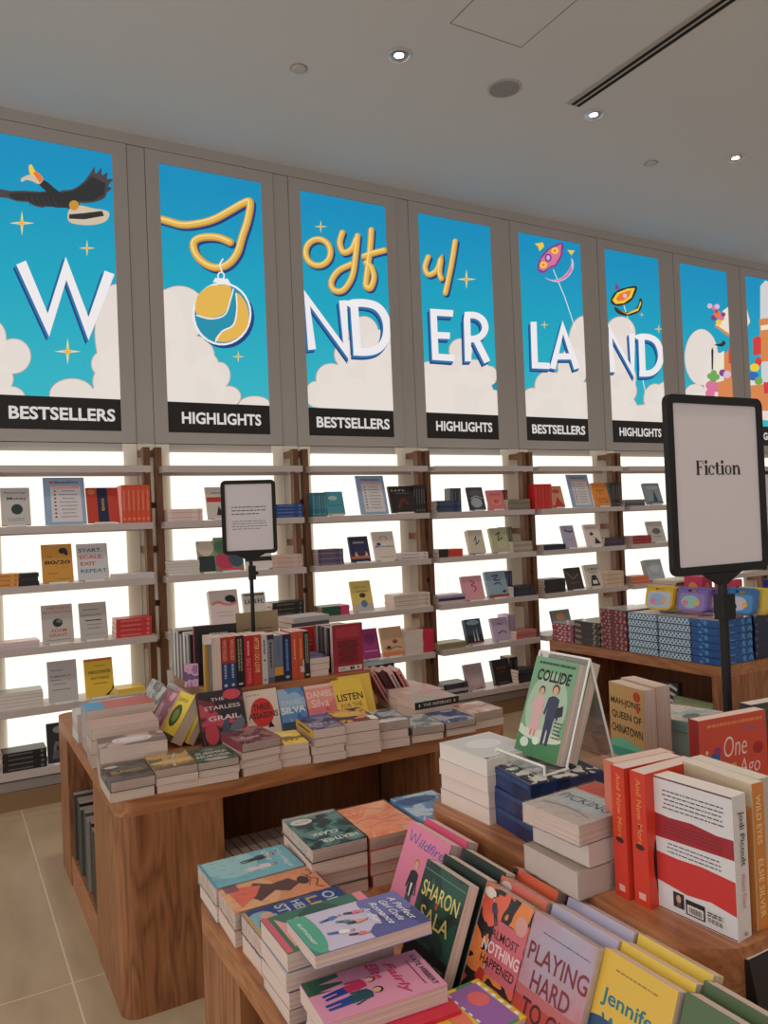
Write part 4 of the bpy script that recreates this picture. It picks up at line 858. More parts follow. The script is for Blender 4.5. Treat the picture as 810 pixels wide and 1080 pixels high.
pile(1.1, 1.762, TH, -3, 4, .131, .13, .182, b, 'blue shrink-wrapped paperback pile at far right of ledge by white stack, %s', GB, [(90, 110, 150), (150, 120, 110)])

# ---- leaning row on the nearest table: fronts look towards -X
A23 = 23
def leaner(b, xt, y0, y1, lab, zt=None):
    zt = TH+b.H*math.cos(rad(A23)); xb = xt-b.H*math.sin(rad(A23)); b.place(pose_up(xb, (y0+y1)/2, TH, -90, A23, b), lab, 'book', GL)
b = Book(.165, .205, .03, (224, 130, 160)); b.line([(.1, .93), (.14, .82), (.2, .9), (.26, .82), (.32, .94)], .022, (110, 90, 160)).text('ildfire', .63, .85, .1, (110, 90, 160), .6, shear=.3)
b.person(.42, .1, .58, (190, 110, 60), (36, 36, 40), (70, 84, 110)).person(.72, .04, .44, (200, 110, 70), (240, 236, 236), (80, 110, 160)).poly([(.4, .45), (.44, .45), (.43, .32), (.41, .32)], (240, 240, 240)); b.rect(.93, 0, 1, 1, (206, 60, 110), 'spine')
leaner(b, .912, 1.372, 1.537, 'pink paperback with suited couple, front of its leaning pair')
b2 = plain(.165, .205, .03, (214, 80, 120)); leaner(b2, .95, 1.366, 1.531, 'pink paperback mostly hidden behind the suited couple cover')
b = Book(.142, .205, .027, (24, 40, 36), front=art((22, 36, 34), (30, 56, 50), (40, 80, 66), scale=16), pages=None); b.text('SHARON', .5, .76, .14, (216, 206, 116), .86).text('SALA', .5, .55, .14, (214, 190, 110), .7).rect(.45, .64, .5, .7, (200, 70, 40)).text('SECRET', .6, .2, .1, (60, 90, 80), .7).rect(0, .92, 1, .93, (90, 130, 120)).rect(0, 0, 1, .3, (16, 24, 24)).text('SECRET', .62, .18, .09, (84, 110, 100), .66)
leaner(b, .836, 1.206, 1.347, 'dark green paperback with pale yellow author letters, front of three')
b2 = plain(.142, .205, .027, (30, 48, 44)); leaner(b2, .878, 1.206, 1.347, 'dark green paperback in the middle of its leaning trio'); leaner(b2, .925, 1.208, 1.349, 'dark green paperback leaning right on the tier, rear of its trio')
b = Book(.134, .2, .026, (226, 98, 72), front=art((226, 98, 72), (232, 110, 80), (40, 34, 40), (236, 140, 70), scale=13), wrap=True)
b.rect(.36, .3, 1, .76, (214, 110, 120)).oval(.13, .93, .12, .045, (236, 226, 216)).text('ALMOST', .62, .64, .075, (60, 30, 34), .56).text('NOTHING', .6, .52, .1, (240, 220, 220), .76, bold=.02).text('HAPPENED', .6, .4, .075, (60, 30, 34), .7).person(.4, .7, .24, (30, 26, 30), (60, 60, 90), (40, 40, 60), tilt=30).person(.25, .05, .34, (40, 30, 30), (206, 60, 50), (40, 34, 44), tilt=-15).oval(.86, .82, .12, .08, (214, 160, 150))
leaner(b, .881, 1.075, 1.208, 'orange paperback with busy black figures, front of three')
b2 = Book(.13, .2, .024, (232, 120, 96), wrap=True); b2.rect(0, .85, 1, 1, (236, 126, 110)).oval(.15, .93, .12, .045, (236, 226, 216)).oval(.8, .9, .18, .05, (206, 150, 90)); leaner(b2, .921, 1.085, 1.215, 'orange paperback with pale sticker in the middle of its trio')
b3 = Book(.126, .2, .024, (236, 110, 70), wrap=True); b3.rect(0, .92, .1, 1, (30, 28, 30)); leaner(b3, .965, 1.105, 1.231, 'orange paperback with black corner, rear of its trio against the tier')
b = Book(.152, .2, .026, (176, 168, 190), front=ramp_mat('dusk_print', [(0, (206, 80, 66)), (.35, (206, 120, 120)), (.62, (180, 172, 190)), (1, (160, 176, 206))], 5, kind='noise', interp='LINEAR'), wrap=True)
b.rect(0, 0, 1, .34, (200, 76, 62)).rect(0, .34, 1, .42, (200, 110, 110)).lines(.2, .95, .86, .9, 1, (90, 90, 120)).text('PLAYING', .52, .7, .15, (130, 36, 50), .92, bold=.015).text('HARD', .5, .5, .15, (130, 40, 56), .6, bold=.015).text('TO GET', .55, .28, .15, (90, 26, 36), .8, bold=.015)
leaner(b, .883, .923, 1.075, 'lilac grey paperback with tall maroon letters, front of three')
b2 = plain(.154, .2, .026, (186, 180, 206)); leaner(b2, .927, .923, 1.077, 'lilac paperback in the middle of its leaning trio'); leaner(b2, .968, .925, 1.083, 'lilac paperback rear of its trio, touching the tier')
b = Book(.142, .2, .026, (218, 178, 62)); b.lines(.2, .8, .87, .92, 1, (150, 110, 40)).text('Jennifer', .5, .68, .14, (30, 110, 120), .8, bold=.02).text('Weiner', .55, .5, .14, (30, 110, 120), .8, bold=.02).oval(.2, .34, .4, .2, (24, 70, 110)).oval(.6, .2, .4, .12, (206, 90, 80))
leaner(b, .897, .781, .923, 'yellow paperback with teal serif author name, front of three')
b2 = Book(.142, .2, .024, (236, 200, 80)); b2.lines(.15, .85, .87, .92, 1, (150, 110, 40)); leaner(b2, .934, .78, .922, 'yellow paperback in the middle of its leaning trio'); b2 = Book(.142, .2, .024, (236, 204, 84)); b2.lines(.3, .85, .86, .9, 1, (150, 110, 40)); leaner(b2, .973, .781, .923, 'yellow paperback rear of its trio, against tier corner')
b2 = Book(.142, .2, .03, (76, 100, 62)); b2.lines(.2, .8, .7, .9, 1, (40, 56, 36)); leaner(b2, .905, .632, .774, 'olive green paperback at bottom right, front one'); leaner(b2, .948, .636, .778, 'olive green paperback at bottom right, rear one')
b = Book(.14, .18, .034, (32, 30, 32), pages=(222, 218, 212)); b.text('R', .5, .7, .14, (150, 150, 150)).lines(.2, .8, .3, .4, 1, (120, 120, 120))
b.place(pose_up(1.135, .752, TH, 0, 12, b), 'black book with white page tops in front of the rounded tier corner', 'book', GL)

# ---- nearest table, raised tier
GT = 'books on the raised tier of the nearest table'
wb = Book(.155, .18, .036, (222, 216, 210), pages=(226, 216, 208)); wb.rect(.04, .9, .96, .97, (70, 66, 66)).lines(.08, .92, .9, .97, 1, (220, 214, 208), .7).rect(.04, .03, .96, .86, (206, 204, 204)).oval(.5, .4, .3, .2, (222, 222, 226))
pile(1.112, 1.50, TR, 182, 4, .145, .155, .18, wb, 'thick white paperback pile left of the navy parcels, %s', GT, [(206, 200, 196)], pages=(226, 208, 198))
NV = art((18, 40, 84), (16, 36, 78), (24, 52, 100), scale=10, coat=.3, rough=.3)
def parcel(W, L, H, m, bands): 
    b = MB(); b.box(-W/2, W/2, -L/2, L/2, 0, H, m)
    return b
for i in range(3):
    Hh = .0418; t = thing('wrapped_parcel', 'navy wrapped parcel under the leaning green couple book, %s' % ORD[2-i], 'parcel', Matrix.Translation((1.147, 1.335, TR+i*.0425)) @ Matrix.Rotation(rad((-6, -5, -8)[i]), 4, 'Z'), GT)
    b = MB(); b.prism(rrect(-.095, .095, -.082, .082, .004), 0, Hh, NV); b.obj('paper_cover', t)
    b = MB(); 
    b.box(-.0957, -.0951, -.08, .08, Hh-.012, Hh-.002, mat((44, 72, 116), .25, bump=.5, bscale=50)); b.obj('clear_tape', t)
    if i == 2:
        m = ramp_mat('black_white_print', [(0, (30, 28, 30)), (.52, (206, 200, 196))], 30, dist=1.0); b = MB(); b.box(-.085, .09, -.078, .078, Hh, Hh+.0012, m); b.obj('cover_print', t)
NT = TR+.128
b = Book(.142, .225, .025, (120, 164, 128), wrap=False)
b.rect(0, 0, 1, .2, (70, 130, 84)).poly([(.0, .2), (.0, .3), (.3, .2)], (206, 214, 196)).oval(.5, .5, .46, .36, (170, 190, 166)).oval(.5, .22, .5, .06, (206, 210, 190)).text('COLLIDE', .52, .82, .12, (26, 26, 32), .78, bold=.03, shear=.1).lines(.1, .96, .92, .97, 1, (50, 70, 60), .5)
b.person(.33, .2, .5, (50, 34, 32), (216, 170, 170), (206, 130, 130), dress=True).person(.64, .14, .6, (90, 64, 50), (60, 66, 90), (52, 58, 84)).poly([(.75, .42), (.9, .46), (.88, .56), (.74, .52)], (44, 46, 56)).lines(.76, .96, .22, .4, 5, (60, 80, 70), .4).text('Bal Khan', .36, .1, .05, (90, 150, 100), .3).oval(.2, .12, .1, .05, (206, 220, 200)).oval(.45, .16, .08, .04, (220, 226, 214))
b.place(pose_up(1.142, 1.371, NT+.004, -90, 21.5, b), 'green COLLIDE paperback with walking couple, front one on clear stand', 'book', GT)
b2 = Book(.142, .225, .027, (96, 150, 108)); b2.place(pose_up(1.175, 1.366, NT+.004, -90, 21.5, b2), 'green paperback behind the couple cover on clear stand', 'book', GT)
st = MB(); sq = lambda p, q, r=.0028: st.tube([p, q], r, ACRY_EDGE, 6)
ya, yb = 1.285, 1.45; za = NT+.001; ap = (1.242, NT+.232); f0 = (1.098, NT+.003); bk = (1.30, NT+.003)
pl = lambda a, c, mm: st.slab([(a[0], ya, a[1]), (a[0], yb, a[1]), (c[0], yb, c[1]), (c[0], ya, c[1])], (.002, 0, 0), mm)
pl((1.16, NT+.008), ap, ACRY); pl(ap, bk, ACRY); st.box(f0[0], 1.165, ya, yb, NT+.001, NT+.0035, ACRY); st.box(f0[0]-.002, f0[0]+.001, ya, yb, NT+.001, NT+.022, ACRY)
for y in (ya, yb): sq((1.16, y, NT+.008), (ap[0], y, ap[1])); sq((ap[0], y, ap[1]), (bk[0], y, bk[1])); sq((f0[0], y, NT+.003), (1.165, y, NT+.006)); sq((f0[0], y, NT+.003), (f0[0], y, NT+.022))
sq((ap[0], ya, ap[1]), (ap[0], yb, ap[1])); sq((f0[0], ya, NT+.022), (f0[0], yb, NT+.022))
tag(st.obj('acrylic_stand'), 'clear A-shaped acrylic stand holding the green couple paperbacks', 'display stand')
b = Book(.145, .222, .04, (196, 156, 100), pages=None)
b.rect(0, 0, 1, .3, (60, 160, 140)).poly([(0, .3), (.4, .36), (1, .3), (1, .26), (0, .22)], (110, 190, 160)).rect(.0, .0, 1, .12, (206, 160, 140)).text('MAH-JONG', .48, .78, .1, (40, 44, 36), .86, bold=.02).text('QUEEN OF', .5, .62, .1, (40, 44, 36), .86, bold=.02).text('CHINATOWN', .5, .46, .1, (40, 44, 36), .9, bold=.02).oval(.82, .9, .1, .06, (190, 66, 40)).oval(.84, .76, .05, .05, (190, 70, 44))
b.place(pose_up(1.571, 1.50, TR, -90-10, 0, b), 'tan and turquoise paperback standing behind the clear stand', 'book', GT)
b2 = Book(.145, .225, .045, (214, 176, 160)); b2.place(pose_up(1.618, 1.50, TR, -90-10, 0, b2), 'thick pinkish paperback standing behind the tan and turquoise book', 'book', GT)
b = Book(.148, .2, .036, (206, 196, 190), wrap=True); b.rect(.0, .7, .6, 1, (206, 90, 70)).rect(.1, .3, .95, .66, (196, 206, 214)).text('PICKING', .5, .48, .13, (90, 100, 110), .84, bold=.01).line([(.1, .2), (.5, .26), (.9, .2)], .04, (150, 160, 170))
pile(1.065, 1.125, TR+.05, -88, 2, .086, .148, .15, Book(.148, .15, .043, (206, 196, 190), wrap=True, front=b.mb.mats[0]) if False else b, 'shrink-wrapped cream paperback pile before the navy parcels, %s', GT, [(196, 180, 172)], pages=(206, 190, 182))
b2 = Book(.152, .2, .048, (206, 188, 178), wrap=True, pages=(206, 188, 180)); b2.place(pose_flat(1.062, 1.12, TR, -92, b2), 'thick cream wrapped book at bottom beneath the shrink-wrapped pile', 'book', GT)
def red_novel():
    b = Book(.139, .231, .033, (214, 62, 40), pages=(226, 206, 196), spine=(206, 56, 38))
    b.text('And Now More', .3, .55, .34, (214, 140, 60), .5, side='spine').oval(.56, .5, .022, .3, (60, 20, 20), 'spine').rect(.9, .3, .95, .75, (226, 170, 160), 'spine')
    b.oval(.16, .34, .06, .16, (30, 26, 28), 'front').oval(.5, .5, .3, .04, (206, 56, 38)).line([(.14, .2), (.16, .1)], .02, (30, 26, 28))
    return b
def spine_to(x, y, b, face, z=TR):                           # upright with the spine looking along heading face (-90: towards -X) and front towards -Y side
    return Matrix.Translation((x, y, z)) @ Matrix.Rotation(rad(face), 4, 'Z') @ Matrix.Rotation(math.pi/2, 4, 'X')
rb = red_novel()
rb.place(spine_to(1.033, 1.030, rb, -4), 'red-orange novel standing spine out, left of its twin', 'book', GT)
rb.place(spine_to(1.036, .988, rb, 0), 'red-orange novel standing spine out, beside the striped back cover', 'book', GT)
b2 = Book(.139, .225, .036, (206, 120, 96), pages=(222, 196, 184)); b2.place(spine_to(1.06, 1.074, b2, -6), 'pale-topped paperback standing behind the two red-orange novels', 'book', GT)
b = Book(.15, .227, .036, (226, 220, 216), pages=(232, 224, 218), spine=(224, 218, 214), back=(214, 210, 212))
b.rect(0, .985, 1, 1, (96, 26, 34), 'back').rect(0, 0, 1, .012, (96, 26, 34), 'back').poly([(0, .6), (0, .72), (.2, .71), (.5, .72), (.8, .695), (1, .7), (1, .56), (0, .54)], (156, 34, 44), 'back').poly([(0, .33), (0, .43), (.3, .42), (.6, .43), (1, .41), (1, .17), (.7, .2), (.4, .18), (0, .215)], (196, 50, 46), 'back')
b.lines(.12, .9, .76, .92, 5, (70, 66, 70), .28, 'back', .1, 3).lines(.12, .88, .58, .68, 4, (110, 24, 34), .3, 'back', .1, 4).lines(.16, .84, .44, .53, 3, (80, 76, 80), .28, 'back', .1, 5)
b.rect(.22, .06, .36, .17, (44, 36, 36), 'back').oval(.29, .125, .03, .03, (196, 150, 130), 'back').rect(.27, .07, .31, .1, (90, 80, 84), 'back').rect(.38, .04, .62, .15, (36, 32, 34), 'back').rect(.4, .05, .6, .115, (222, 216, 210), 'back').rect(.64, .045, .86, .14, (214, 210, 206), 'back')
for i in range(16):
    u = .42+.0105*i; b.rect(u, .06, u+.003+.004*(i % 3 == 0), .105, (30, 28, 30), 'back')
    u = .65+.012*i; b.rect(u, .055, u+.003+.005*(i % 4 == 1), .09, (30, 28, 30), 'back')
b.lines(.65, .85, .1, .135, 2, K, .5, 'back', .1, 6).text('Jodi Picoult', .3, .5, .42, (60, 70, 74), .38, side='spine').text('Where There', .66, .5, .24, (200, 130, 140), .24, side='spine').rect(.95, .4, .97, .6, (150, 150, 150), 'spine')
b.place(pose_up(1.063, .883, TR, -90+4, 0, b, back=True), 'white paperback with torn red bands, back cover showing barcode', 'book', GT)
b = Book(.146, .235, .028, (206, 186, 160), spine=(206, 130, 60), pages=(226, 214, 200)); b.rect(0, .0, 1, .84, (214, 140, 76), 'back').lines(.2, .9, .6, .8, 3, (150, 96, 50), .3, 'back').text('ELSIE SILVER', .72, .5, .4, (236, 206, 160), .4, side='spine').text('WILD EYES', .25, .5, .4, (236, 206, 160), .34, side='spine')
b.place(pose_up(1.13, .886, TR, -90-5, 0, b, back=True), 'tan book with orange lettered spine, behind the torn-band back cover', 'book', GT)
b2 = Book(.146, .232, .03, (196, 184, 172), pages=(222, 212, 200)); b2.place(pose_up(1.166, .90, TR, -90-4, 0, b2, back=True), 'pale book rearmost behind the torn-band back cover', 'book', GT)
b = Book(.2, .224, .03, (206, 78, 60), spine=(150, 44, 44), pages=(226, 206, 196))
b.line([(.28, .58), (.4, .62), (.46, .72), (.36, .84), (.28, .7), (.34, .56)], .02, (236, 224, 214)) if False else None
b.text('One', .52, .7, .2, (236, 222, 210), .34, shear=.2, bold=-.01).text('Ago', .72, .46, .2, (236, 222, 210), .32, shear=.2, bold=-.01).oval(.2, .6, .1, .06, (40, 96, 160), rot=30).oval(.26, .68, .05, .035, (150, 60, 120)).oval(.86, .64, .08, .06, (170, 40, 44)).oval(.45, .5, .08, .03, (206, 160, 70), rot=20).lines(.1, .95, .9, .96, 1, (222, 140, 80), .5).oval(.1, .68, .02, .02, (236, 200, 180)).oval(.75, .85, .1, .02, (170, 90, 110))
b.place(pose_up(1.512, 1.132, TR, -6.4, 0, b), 'large red storybook with white script title, upright before the Fiction sign', 'book', GT)
b2 = Book(.16, .224, .034, (60, 70, 66), pages=(222, 206, 196)); b2.place(pose_up(1.70, 1.155, TR, -6, 0, b2), 'dark green book standing right of the red storybook', 'book', GT)
b = Book(.16, .2, .03, (150, 190, 186), wrap=True, front=art((150, 196, 192), (170, 206, 200), (230, 214, 206), scale=14)); b.rect(.5, .5, .9, .9, (232, 214, 206)).oval(.4, .3, .2, .1, (110, 120, 120))
pile(1.78, 1.50, TR, 12, 4, .118, .16, .2, b, 'pale turquoise shrink-wrapped pile left of the sign pole, %s', GT, [(150, 180, 176)], pages=(160, 140, 130))

# ---- far-left table, front ledge
def deco(c, kind, c2=(220, 200, 120), c3=(120, 120, 130)):
    def f(W, H, T, **k):
        b = Book(W, H, T, c, **k)
        return b
    return f
E3 = [(200, 170, 160), (190, 160, 150), (206, 180, 168)]
b = Book(.143, .21, .033, (66, 64, 66), spine=art((70, 72, 72), (90, 92, 90), (150, 150, 146), scale=40), front=art((60, 58, 60), (70, 68, 68), (110, 104, 100), scale=24), wrap=True); b.text('BUNKER', .5, .5, .16, (190, 166, 96), .74, bold=.02).oval(.2, .84, .16, .07, (214, 206, 200)).rect(0, 0, 1, .16, (100, 98, 98))
pile(.533, 2.79, TH, -1.2, 2, .068, .143, .21, b, 'charcoal paperback pile with gold title at table corner, %s', GA, [(196, 180, 170)])
b = Book(.144, .2, .026, (196, 156, 96), front=art((196, 150, 90), (206, 166, 106), (110, 96, 80), scale=12), wrap=True); b.oval(.5, .4, .5, .12, (222, 190, 130)).rect(0, 0, 1, .2, (120, 100, 80)).line([(.5, .1), (.55, .5), (.7, .9)], .06, (214, 200, 170))
pile(.68, 2.785, TH, -2.8, 3, .078, .144, .2, b, 'sandy gold landscape paperback pile, second from table corner, %s', GA, E3)
b = Book(.145, .19, .026, (36, 60, 50), front=art((34, 56, 48), (40, 74, 60), (90, 120, 100), scale=22), wrap=True); b.text('THE', .5, .8, .08, (226, 226, 216), .24).text('SUMMER', .5, .58, .14, (226, 226, 216), .8, bold=.02).text('MURDER', .5, .36, .14, (226, 226, 216), .84, bold=.02).oval(.5, .14, .3, .08, (206, 200, 190))
pile(.827, 2.775, TH, -4.3, 3, .075, .145, .19, b, 'dark green paperback pile with white block title, third from corner, %s', GA, E3)
b = Book(.148, .21, .03, (150, 60, 76), front=art((150, 70, 84), (90, 60, 80), (170, 120, 120), scale=16), wrap=True); b.text('Rose', .4, .36, .16, (230, 200, 200), .5, shear=.3).text('Abbey', .65, .2, .14, (90, 20, 40), .56, shear=.3)
pile(.975, 2.785, TH, 3, 4, .116, .148, .2, b, 'tall plum paperback pile with floral cover before the grail book, %s', GA, E3, jitter=3)
b = Book(.128, .195, .026, (232, 196, 80), front=art((232, 196, 80), (236, 204, 90), (150, 110, 50), scale=9)); b.scrib('Lemon', .5, .3, .12, (90, 66, 40), .8).oval(.5, .7, .3, .12, (240, 216, 130))
pile(1.115, 2.785, TH, -8, 3, .082, .14, .195, b, 'lemon yellow paperback pile, fifth from table corner, %s', GA, E3)
b = Book(.128, .22, .034, (48, 50, 84), spine=(196, 160, 60), front=art((44, 46, 80), (56, 60, 100), (130, 120, 140), scale=18)); b.scrib('night', .5, .35, .12, (206, 200, 206), .8).lines(.1, .9, .08, .22, 2, (206, 200, 206)).lines(.15, .85, .35, .65, 1, K, .8, 'spine'); b.rect(0, .85, 1, 1, (40, 80, 160))
pile(1.254, 2.772, TH, -6.5, 4, .119, .128, .22, b, 'navy paperback pile with yellow spine on top, sixth from corner, %s', GA, E3)
b = Book(.146, .215, .042, (150, 70, 60), front=art((160, 90, 60), (206, 150, 80), (60, 60, 60), scale=14)); b.rect(.3, 0, .9, .2, (120, 40, 60)).oval(.4, .6, .4, .2, (216, 170, 90)); b.rect(.8, .0, 1, .3, (226, 220, 216))
pile(1.390, 2.765, TH, -7.1, 3, .13, .146, .215, b, 'thick rust and gold paperback pile, seventh from corner, %s', GA, E3)
b = Book(.14, .2, .034, (200, 196, 196), front=art((206, 204, 204), (190, 190, 194), (90, 90, 100), scale=12), wrap=True); b.rect(0, 0, 1, .2, (226, 224, 222))
pile(1.535, 2.765, TH, -9, 3, .103, .14, .2, b, 'silvery shrink-wrapped paperback pile, eighth from corner, %s', GA, E3)
b = Book(.14, .2, .03, (140, 156, 160), front=art((150, 166, 166), (120, 140, 150), (206, 206, 200), scale=15), wrap=True)
pile(1.69, 2.755, TH, -8, 2, .06, .14, .2, b, 'pale blue grey paperback pile under the black-spined book, %s', GA, E3)
b = Book(.14, .19, .028, (40, 52, 90), front=art((36, 48, 90), (60, 80, 140), (190, 190, 200), scale=12), spine=K, wrap=True); b.line([(.1, .2), (.5, .4), (.9, .3)], .06, (206, 210, 220))
pile(1.842, 2.75, TH, -5, 2, .057, .14, .19, b, 'midnight blue paperback pile, last but one on front ledge, %s', GA, E3)
b = Book(.148, .18, .034, (222, 206, 198), front=art((226, 214, 206), (214, 180, 170), (190, 120, 110), scale=8), wrap=True)
pile(1.995, 2.765, TH, -1, 2, .068, .148, .18, b, 'blush white paperback pile at right end of front ledge, %s', GA, E3)
G2 = 'books behind the front row of the far-left table'
b = Book(.155, .225, .033, (150, 150, 140), spine=(30, 28, 30), front=art((150, 154, 144), (170, 170, 160), (190, 150, 140), scale=16)); b.text('THE INFERNO', .5, .5, .4, (206, 200, 190), .64, side='spine').oval(.1, .5, .015, .2, (206, 200, 190), 'spine').oval(.9, .5, .015, .2, (206, 200, 190), 'spine')
pile(1.85, 2.925, TH, 89, 3, .114, .155, .225, b, 'grey-green paperback pile with black lettered spine towards front, %s', G2, [(206, 180, 170)])
b = Book(.15, .21, .032, (170, 164, 156), front=art((170, 166, 160), (190, 180, 170), (206, 150, 150), scale=14)); pile(1.90, 3.10, TH, 92, 3, .108, .15, .21, b, 'grey and pink paperback pile behind the black-spined pile, %s', G2, E3)
b = Book(.14, .2, .03, (206, 190, 184)); pile(1.92, 3.27, TH, 90, 3, .095, .14, .2, b, 'pale paperback pile third back at right end of table, %s', G2, E3)
b = Book(.16, .22, .05, (40, 44, 48), spine=(28, 30, 34), front=art((36, 52, 60), (44, 70, 80), (90, 110, 116), scale=12)); b.lines(.35, .85, .3, .7, 1, (206, 206, 200), .7, 'spine'); b.place(pose_flat(1.93, 3.62, TH+.1, 92, b), 'thick black hardback with teal cover lying on a back pile', 'book', G2)
pile(1.93, 3.62, TH, 90, 2, .1, .16, .22, None, 'pale paperback supporting the thick black hardback, %s', G2, E3)

# ---- far-left table, leaning against the tier front
def front_lean(b, x, lean, lab): 
    yb = 3.215-b.H*math.sin(rad(lean))-b.T*math.cos(rad(lean)); b.place(pose_up(x, yb, TH, 0, lean, b), lab, 'book', GF)
b = Book(.19, .215, .036, (36, 34, 40), front=art((34, 32, 38), (46, 42, 50), (40, 36, 44), (120, 44, 62), (190, 72, 92), scale=9), hard=True)
b.poly([(.5, .0), (.62, .3), (.9, .5), (.96, .35), (.8, .05)], (96, 110, 126)).oval(.75, .9, .2, .1, (206, 70, 90)).oval(.2, .2, .15, .2, (190, 60, 80)).poly([(.4, .1), (.5, .45), (.62, .5), (.58, .2)], (70, 80, 100)).text('THE', .42, .84, .06, (214, 190, 190), .3).text('STARLESS', .5, .68, .075, (222, 200, 200), .8).text('GRAIL', .52, .48, .09, (230, 214, 210), .7)
front_lean(b, .99, 22, 'large black and crimson book with pale capitals, leaning left-most at tier front')
b = Book(.152, .19, .026, (226, 206, 190)); b.oval(.5, .5, .34, .32, (206, 48, 40)).text('THREE', .5, .62, .14, (30, 26, 26), .5, bold=.02).text('ASSASSINS', .52, .44, .13, (30, 26, 26), .86, bold=.02).poly([(.6, .15), (.7, .3), (.8, .15)], (30, 26, 26)); b.scrib('author', .3, .9, .04, (150, 130, 120), .4)
front_lean(b, 1.165, 19, 'cream paperback with big red disc, leaning on tier front')
b = Book(.122, .18, .028, (70, 110, 160), front=art((66, 104, 156), (90, 140, 190), (150, 180, 206), scale=7)); b.text('DANIEL', .5, .66, .12, (190, 206, 220), .8).text('SILVA', .5, .48, .16, (222, 228, 234), .9, bold=.02).rect(0, 0, 1, .2, (50, 70, 90))
front_lean(b, 1.305, 24, 'blue thriller paperback leaning between red disc and pink covers')
b = Book(.138, .18, .028, (206, 96, 106), front=art((206, 96, 106), (216, 120, 124), (226, 150, 140), scale=6)); b.text('DANIEL', .5, .76, .15, (236, 214, 206), .9).text('Silva', .45, .54, .2, (240, 200, 190), .6, bold=.015).rect(0, .92, 1, 1, (226, 190, 180))
front_lean(b, 1.44, 26, 'rose pink thriller paperback leaning left of the yellow cover')
b = Book(.15, .19, .022, (232, 196, 74)); b.text('LISTEN', .5, .56, .17, (40, 36, 40), .86, bold=.02).text('FOR THE', .5, .36, .11, (150, 90, 50), .7).lines(.2, .7, .68, .74, 1, (220, 150, 90))
front_lean(b, 1.583, 27, 'bright yellow paperback with black capitals leaning on tier front')
b2 = Book(.158, .195, .02, (230, 194, 80)); b2.place(pose_up(1.628, 3.137, TH, -1, 20, b2), 'second yellow paperback just behind the black-capitals cover', 'book', GF)
# right end: red books leaning left on the tier side
for i, (x, c, c2) in enumerate(((1.80, (170, 44, 54), (206, 150, 150)), (1.835, (160, 40, 50), (60, 50, 54)), (1.87, (176, 50, 60), (206, 190, 186)), (1.905, (150, 40, 52), (206, 130, 130)))):
    b = Book(.13, .2, .026, c, spine=c2, front=c, pages=(206, 170, 160)); b.lines(.2, .8, .7, .9, 1, (226, 200, 190)); b.lines(.1, .8, .3, .7, 1, (60, 30, 34), .7, 'spine')
    b.place(pose_up(x+.065, 3.30-.02*i, TH, 90-8, 28, b), 'red paperback tilting on right tier side, %s from the tier' % ORDL[i], 'book', 'red paperbacks tilting at right tier side')
# left ledge: leaning rows, fronts look towards -X
GLL = 'paperbacks leaning on left tier side of the far-left table'
def left_lean(b, xt, y, lab, a=32, rot=0): b.place(pose_up(xt-b.H*math.sin(rad(a)), y, TH, -90+rot, a, b), lab, 'book', GLL)
b = Book(.155, .2, .05, (232, 206, 70)); b.oval(.45, .5, .3, .24, (50, 80, 56)).oval(.45, .5, .18, .14, (120, 140, 70)).scrib('spice', .5, .85, .08, (90, 80, 60), .6).rect(0, 0, 1, .12, (60, 60, 50))
left_lean(b, .888, 3.285, 'yellow paperback with dark green medallion, leaning left of the grail book', 33, 6)
b2 = Book(.15, .19, .03, (226, 200, 60)); left_lean(b2, .935, 3.265, 'yellow paperback tucked behind the green medallion cover', 30, 6)
b = Book(.15, .2, .03, (170, 110, 140), front=art((170, 104, 140), (150, 80, 110), (206, 160, 180), scale=12)); b.scrib('Blossom', .5, .3, .1, (90, 40, 60), .7); left_lean(b, .86, 3.43, 'mauve paperback leaning behind the medallion cover', 32)
b2 = plain(.15, .2, .03, (186, 140, 160)); left_lean(b2, .90, 3.44, 'second mauve paperback behind the first', 30)
b = Book(.145, .2, .028, (150, 150, 150), front=art((160, 160, 160), (110, 112, 116), (206, 204, 200), scale=14), wrap=True); left_lean(b, .85, 3.585, 'grey shrink-wrapped paperback leaning behind the mauve pair', 32)
b2 = Book(.145, .2, .028, (190, 186, 182), wrap=True); left_lean(b2, .9, 3.59, 'pale shrink-wrapped paperback behind the grey one', 30)
b2 = Book(.145, .2, .026, (120, 130, 130), front=art((130, 140, 138), (190, 190, 186), (80, 86, 90), scale=12), wrap=True); left_lean(b2, .86, 3.74, 'furthest grey-green wrapped paperback on left tier side', 32)
GLS = 'large books stacked on left end of the far-left table'
P_ = (206, 186, 176)
b = Book(.155, .23, .05, (170, 150, 150), front=art((176, 140, 130), (190, 160, 150), (110, 90, 90), scale=10), spine=(150, 150, 150)); b.oval(.5, .55, .34, .22, (216, 210, 206)).oval(.5, .55, .28, .17, (190, 186, 190)).oval(.5, .55, .24, .14, (214, 208, 204)).scrib('medal', .5, .55, .08, (120, 120, 130), .5)
pile(.59, 2.985, TH, -6, 2, .13, .235, .15, Book(.235, .15, .058, (160, 140, 140), front=art((176, 140, 130), (190, 160, 150), (120, 100, 100), scale=10), spine=(140, 140, 140)).oval(.5, .5, .3, .3, (216, 210, 206)).oval(.5, .5, .25, .24, (190, 186, 190)).oval(.5, .5, .2, .18, (214, 208, 204)), 'thick grey hardback pile with pale oval sticker behind corner pile, %s', GLS, [(190, 176, 170)])
pile(.6, 3.2, TH, -3, 3, .155, .25, .16, Book(.25, .16, .045, (192, 164, 152), spine=(160, 160, 160)), 'thick pink-edged hardback pile in middle of left ledge, %s', GLS, [(170, 150, 146), (190, 170, 160)])
b = Book(.27, .16, .042, (190, 96, 96), spine=(150, 160, 166)); b.rect(.0, 0, .28, 1, (70, 160, 206)); b.rect(.28, .0, 1, .4, (190, 100, 96))
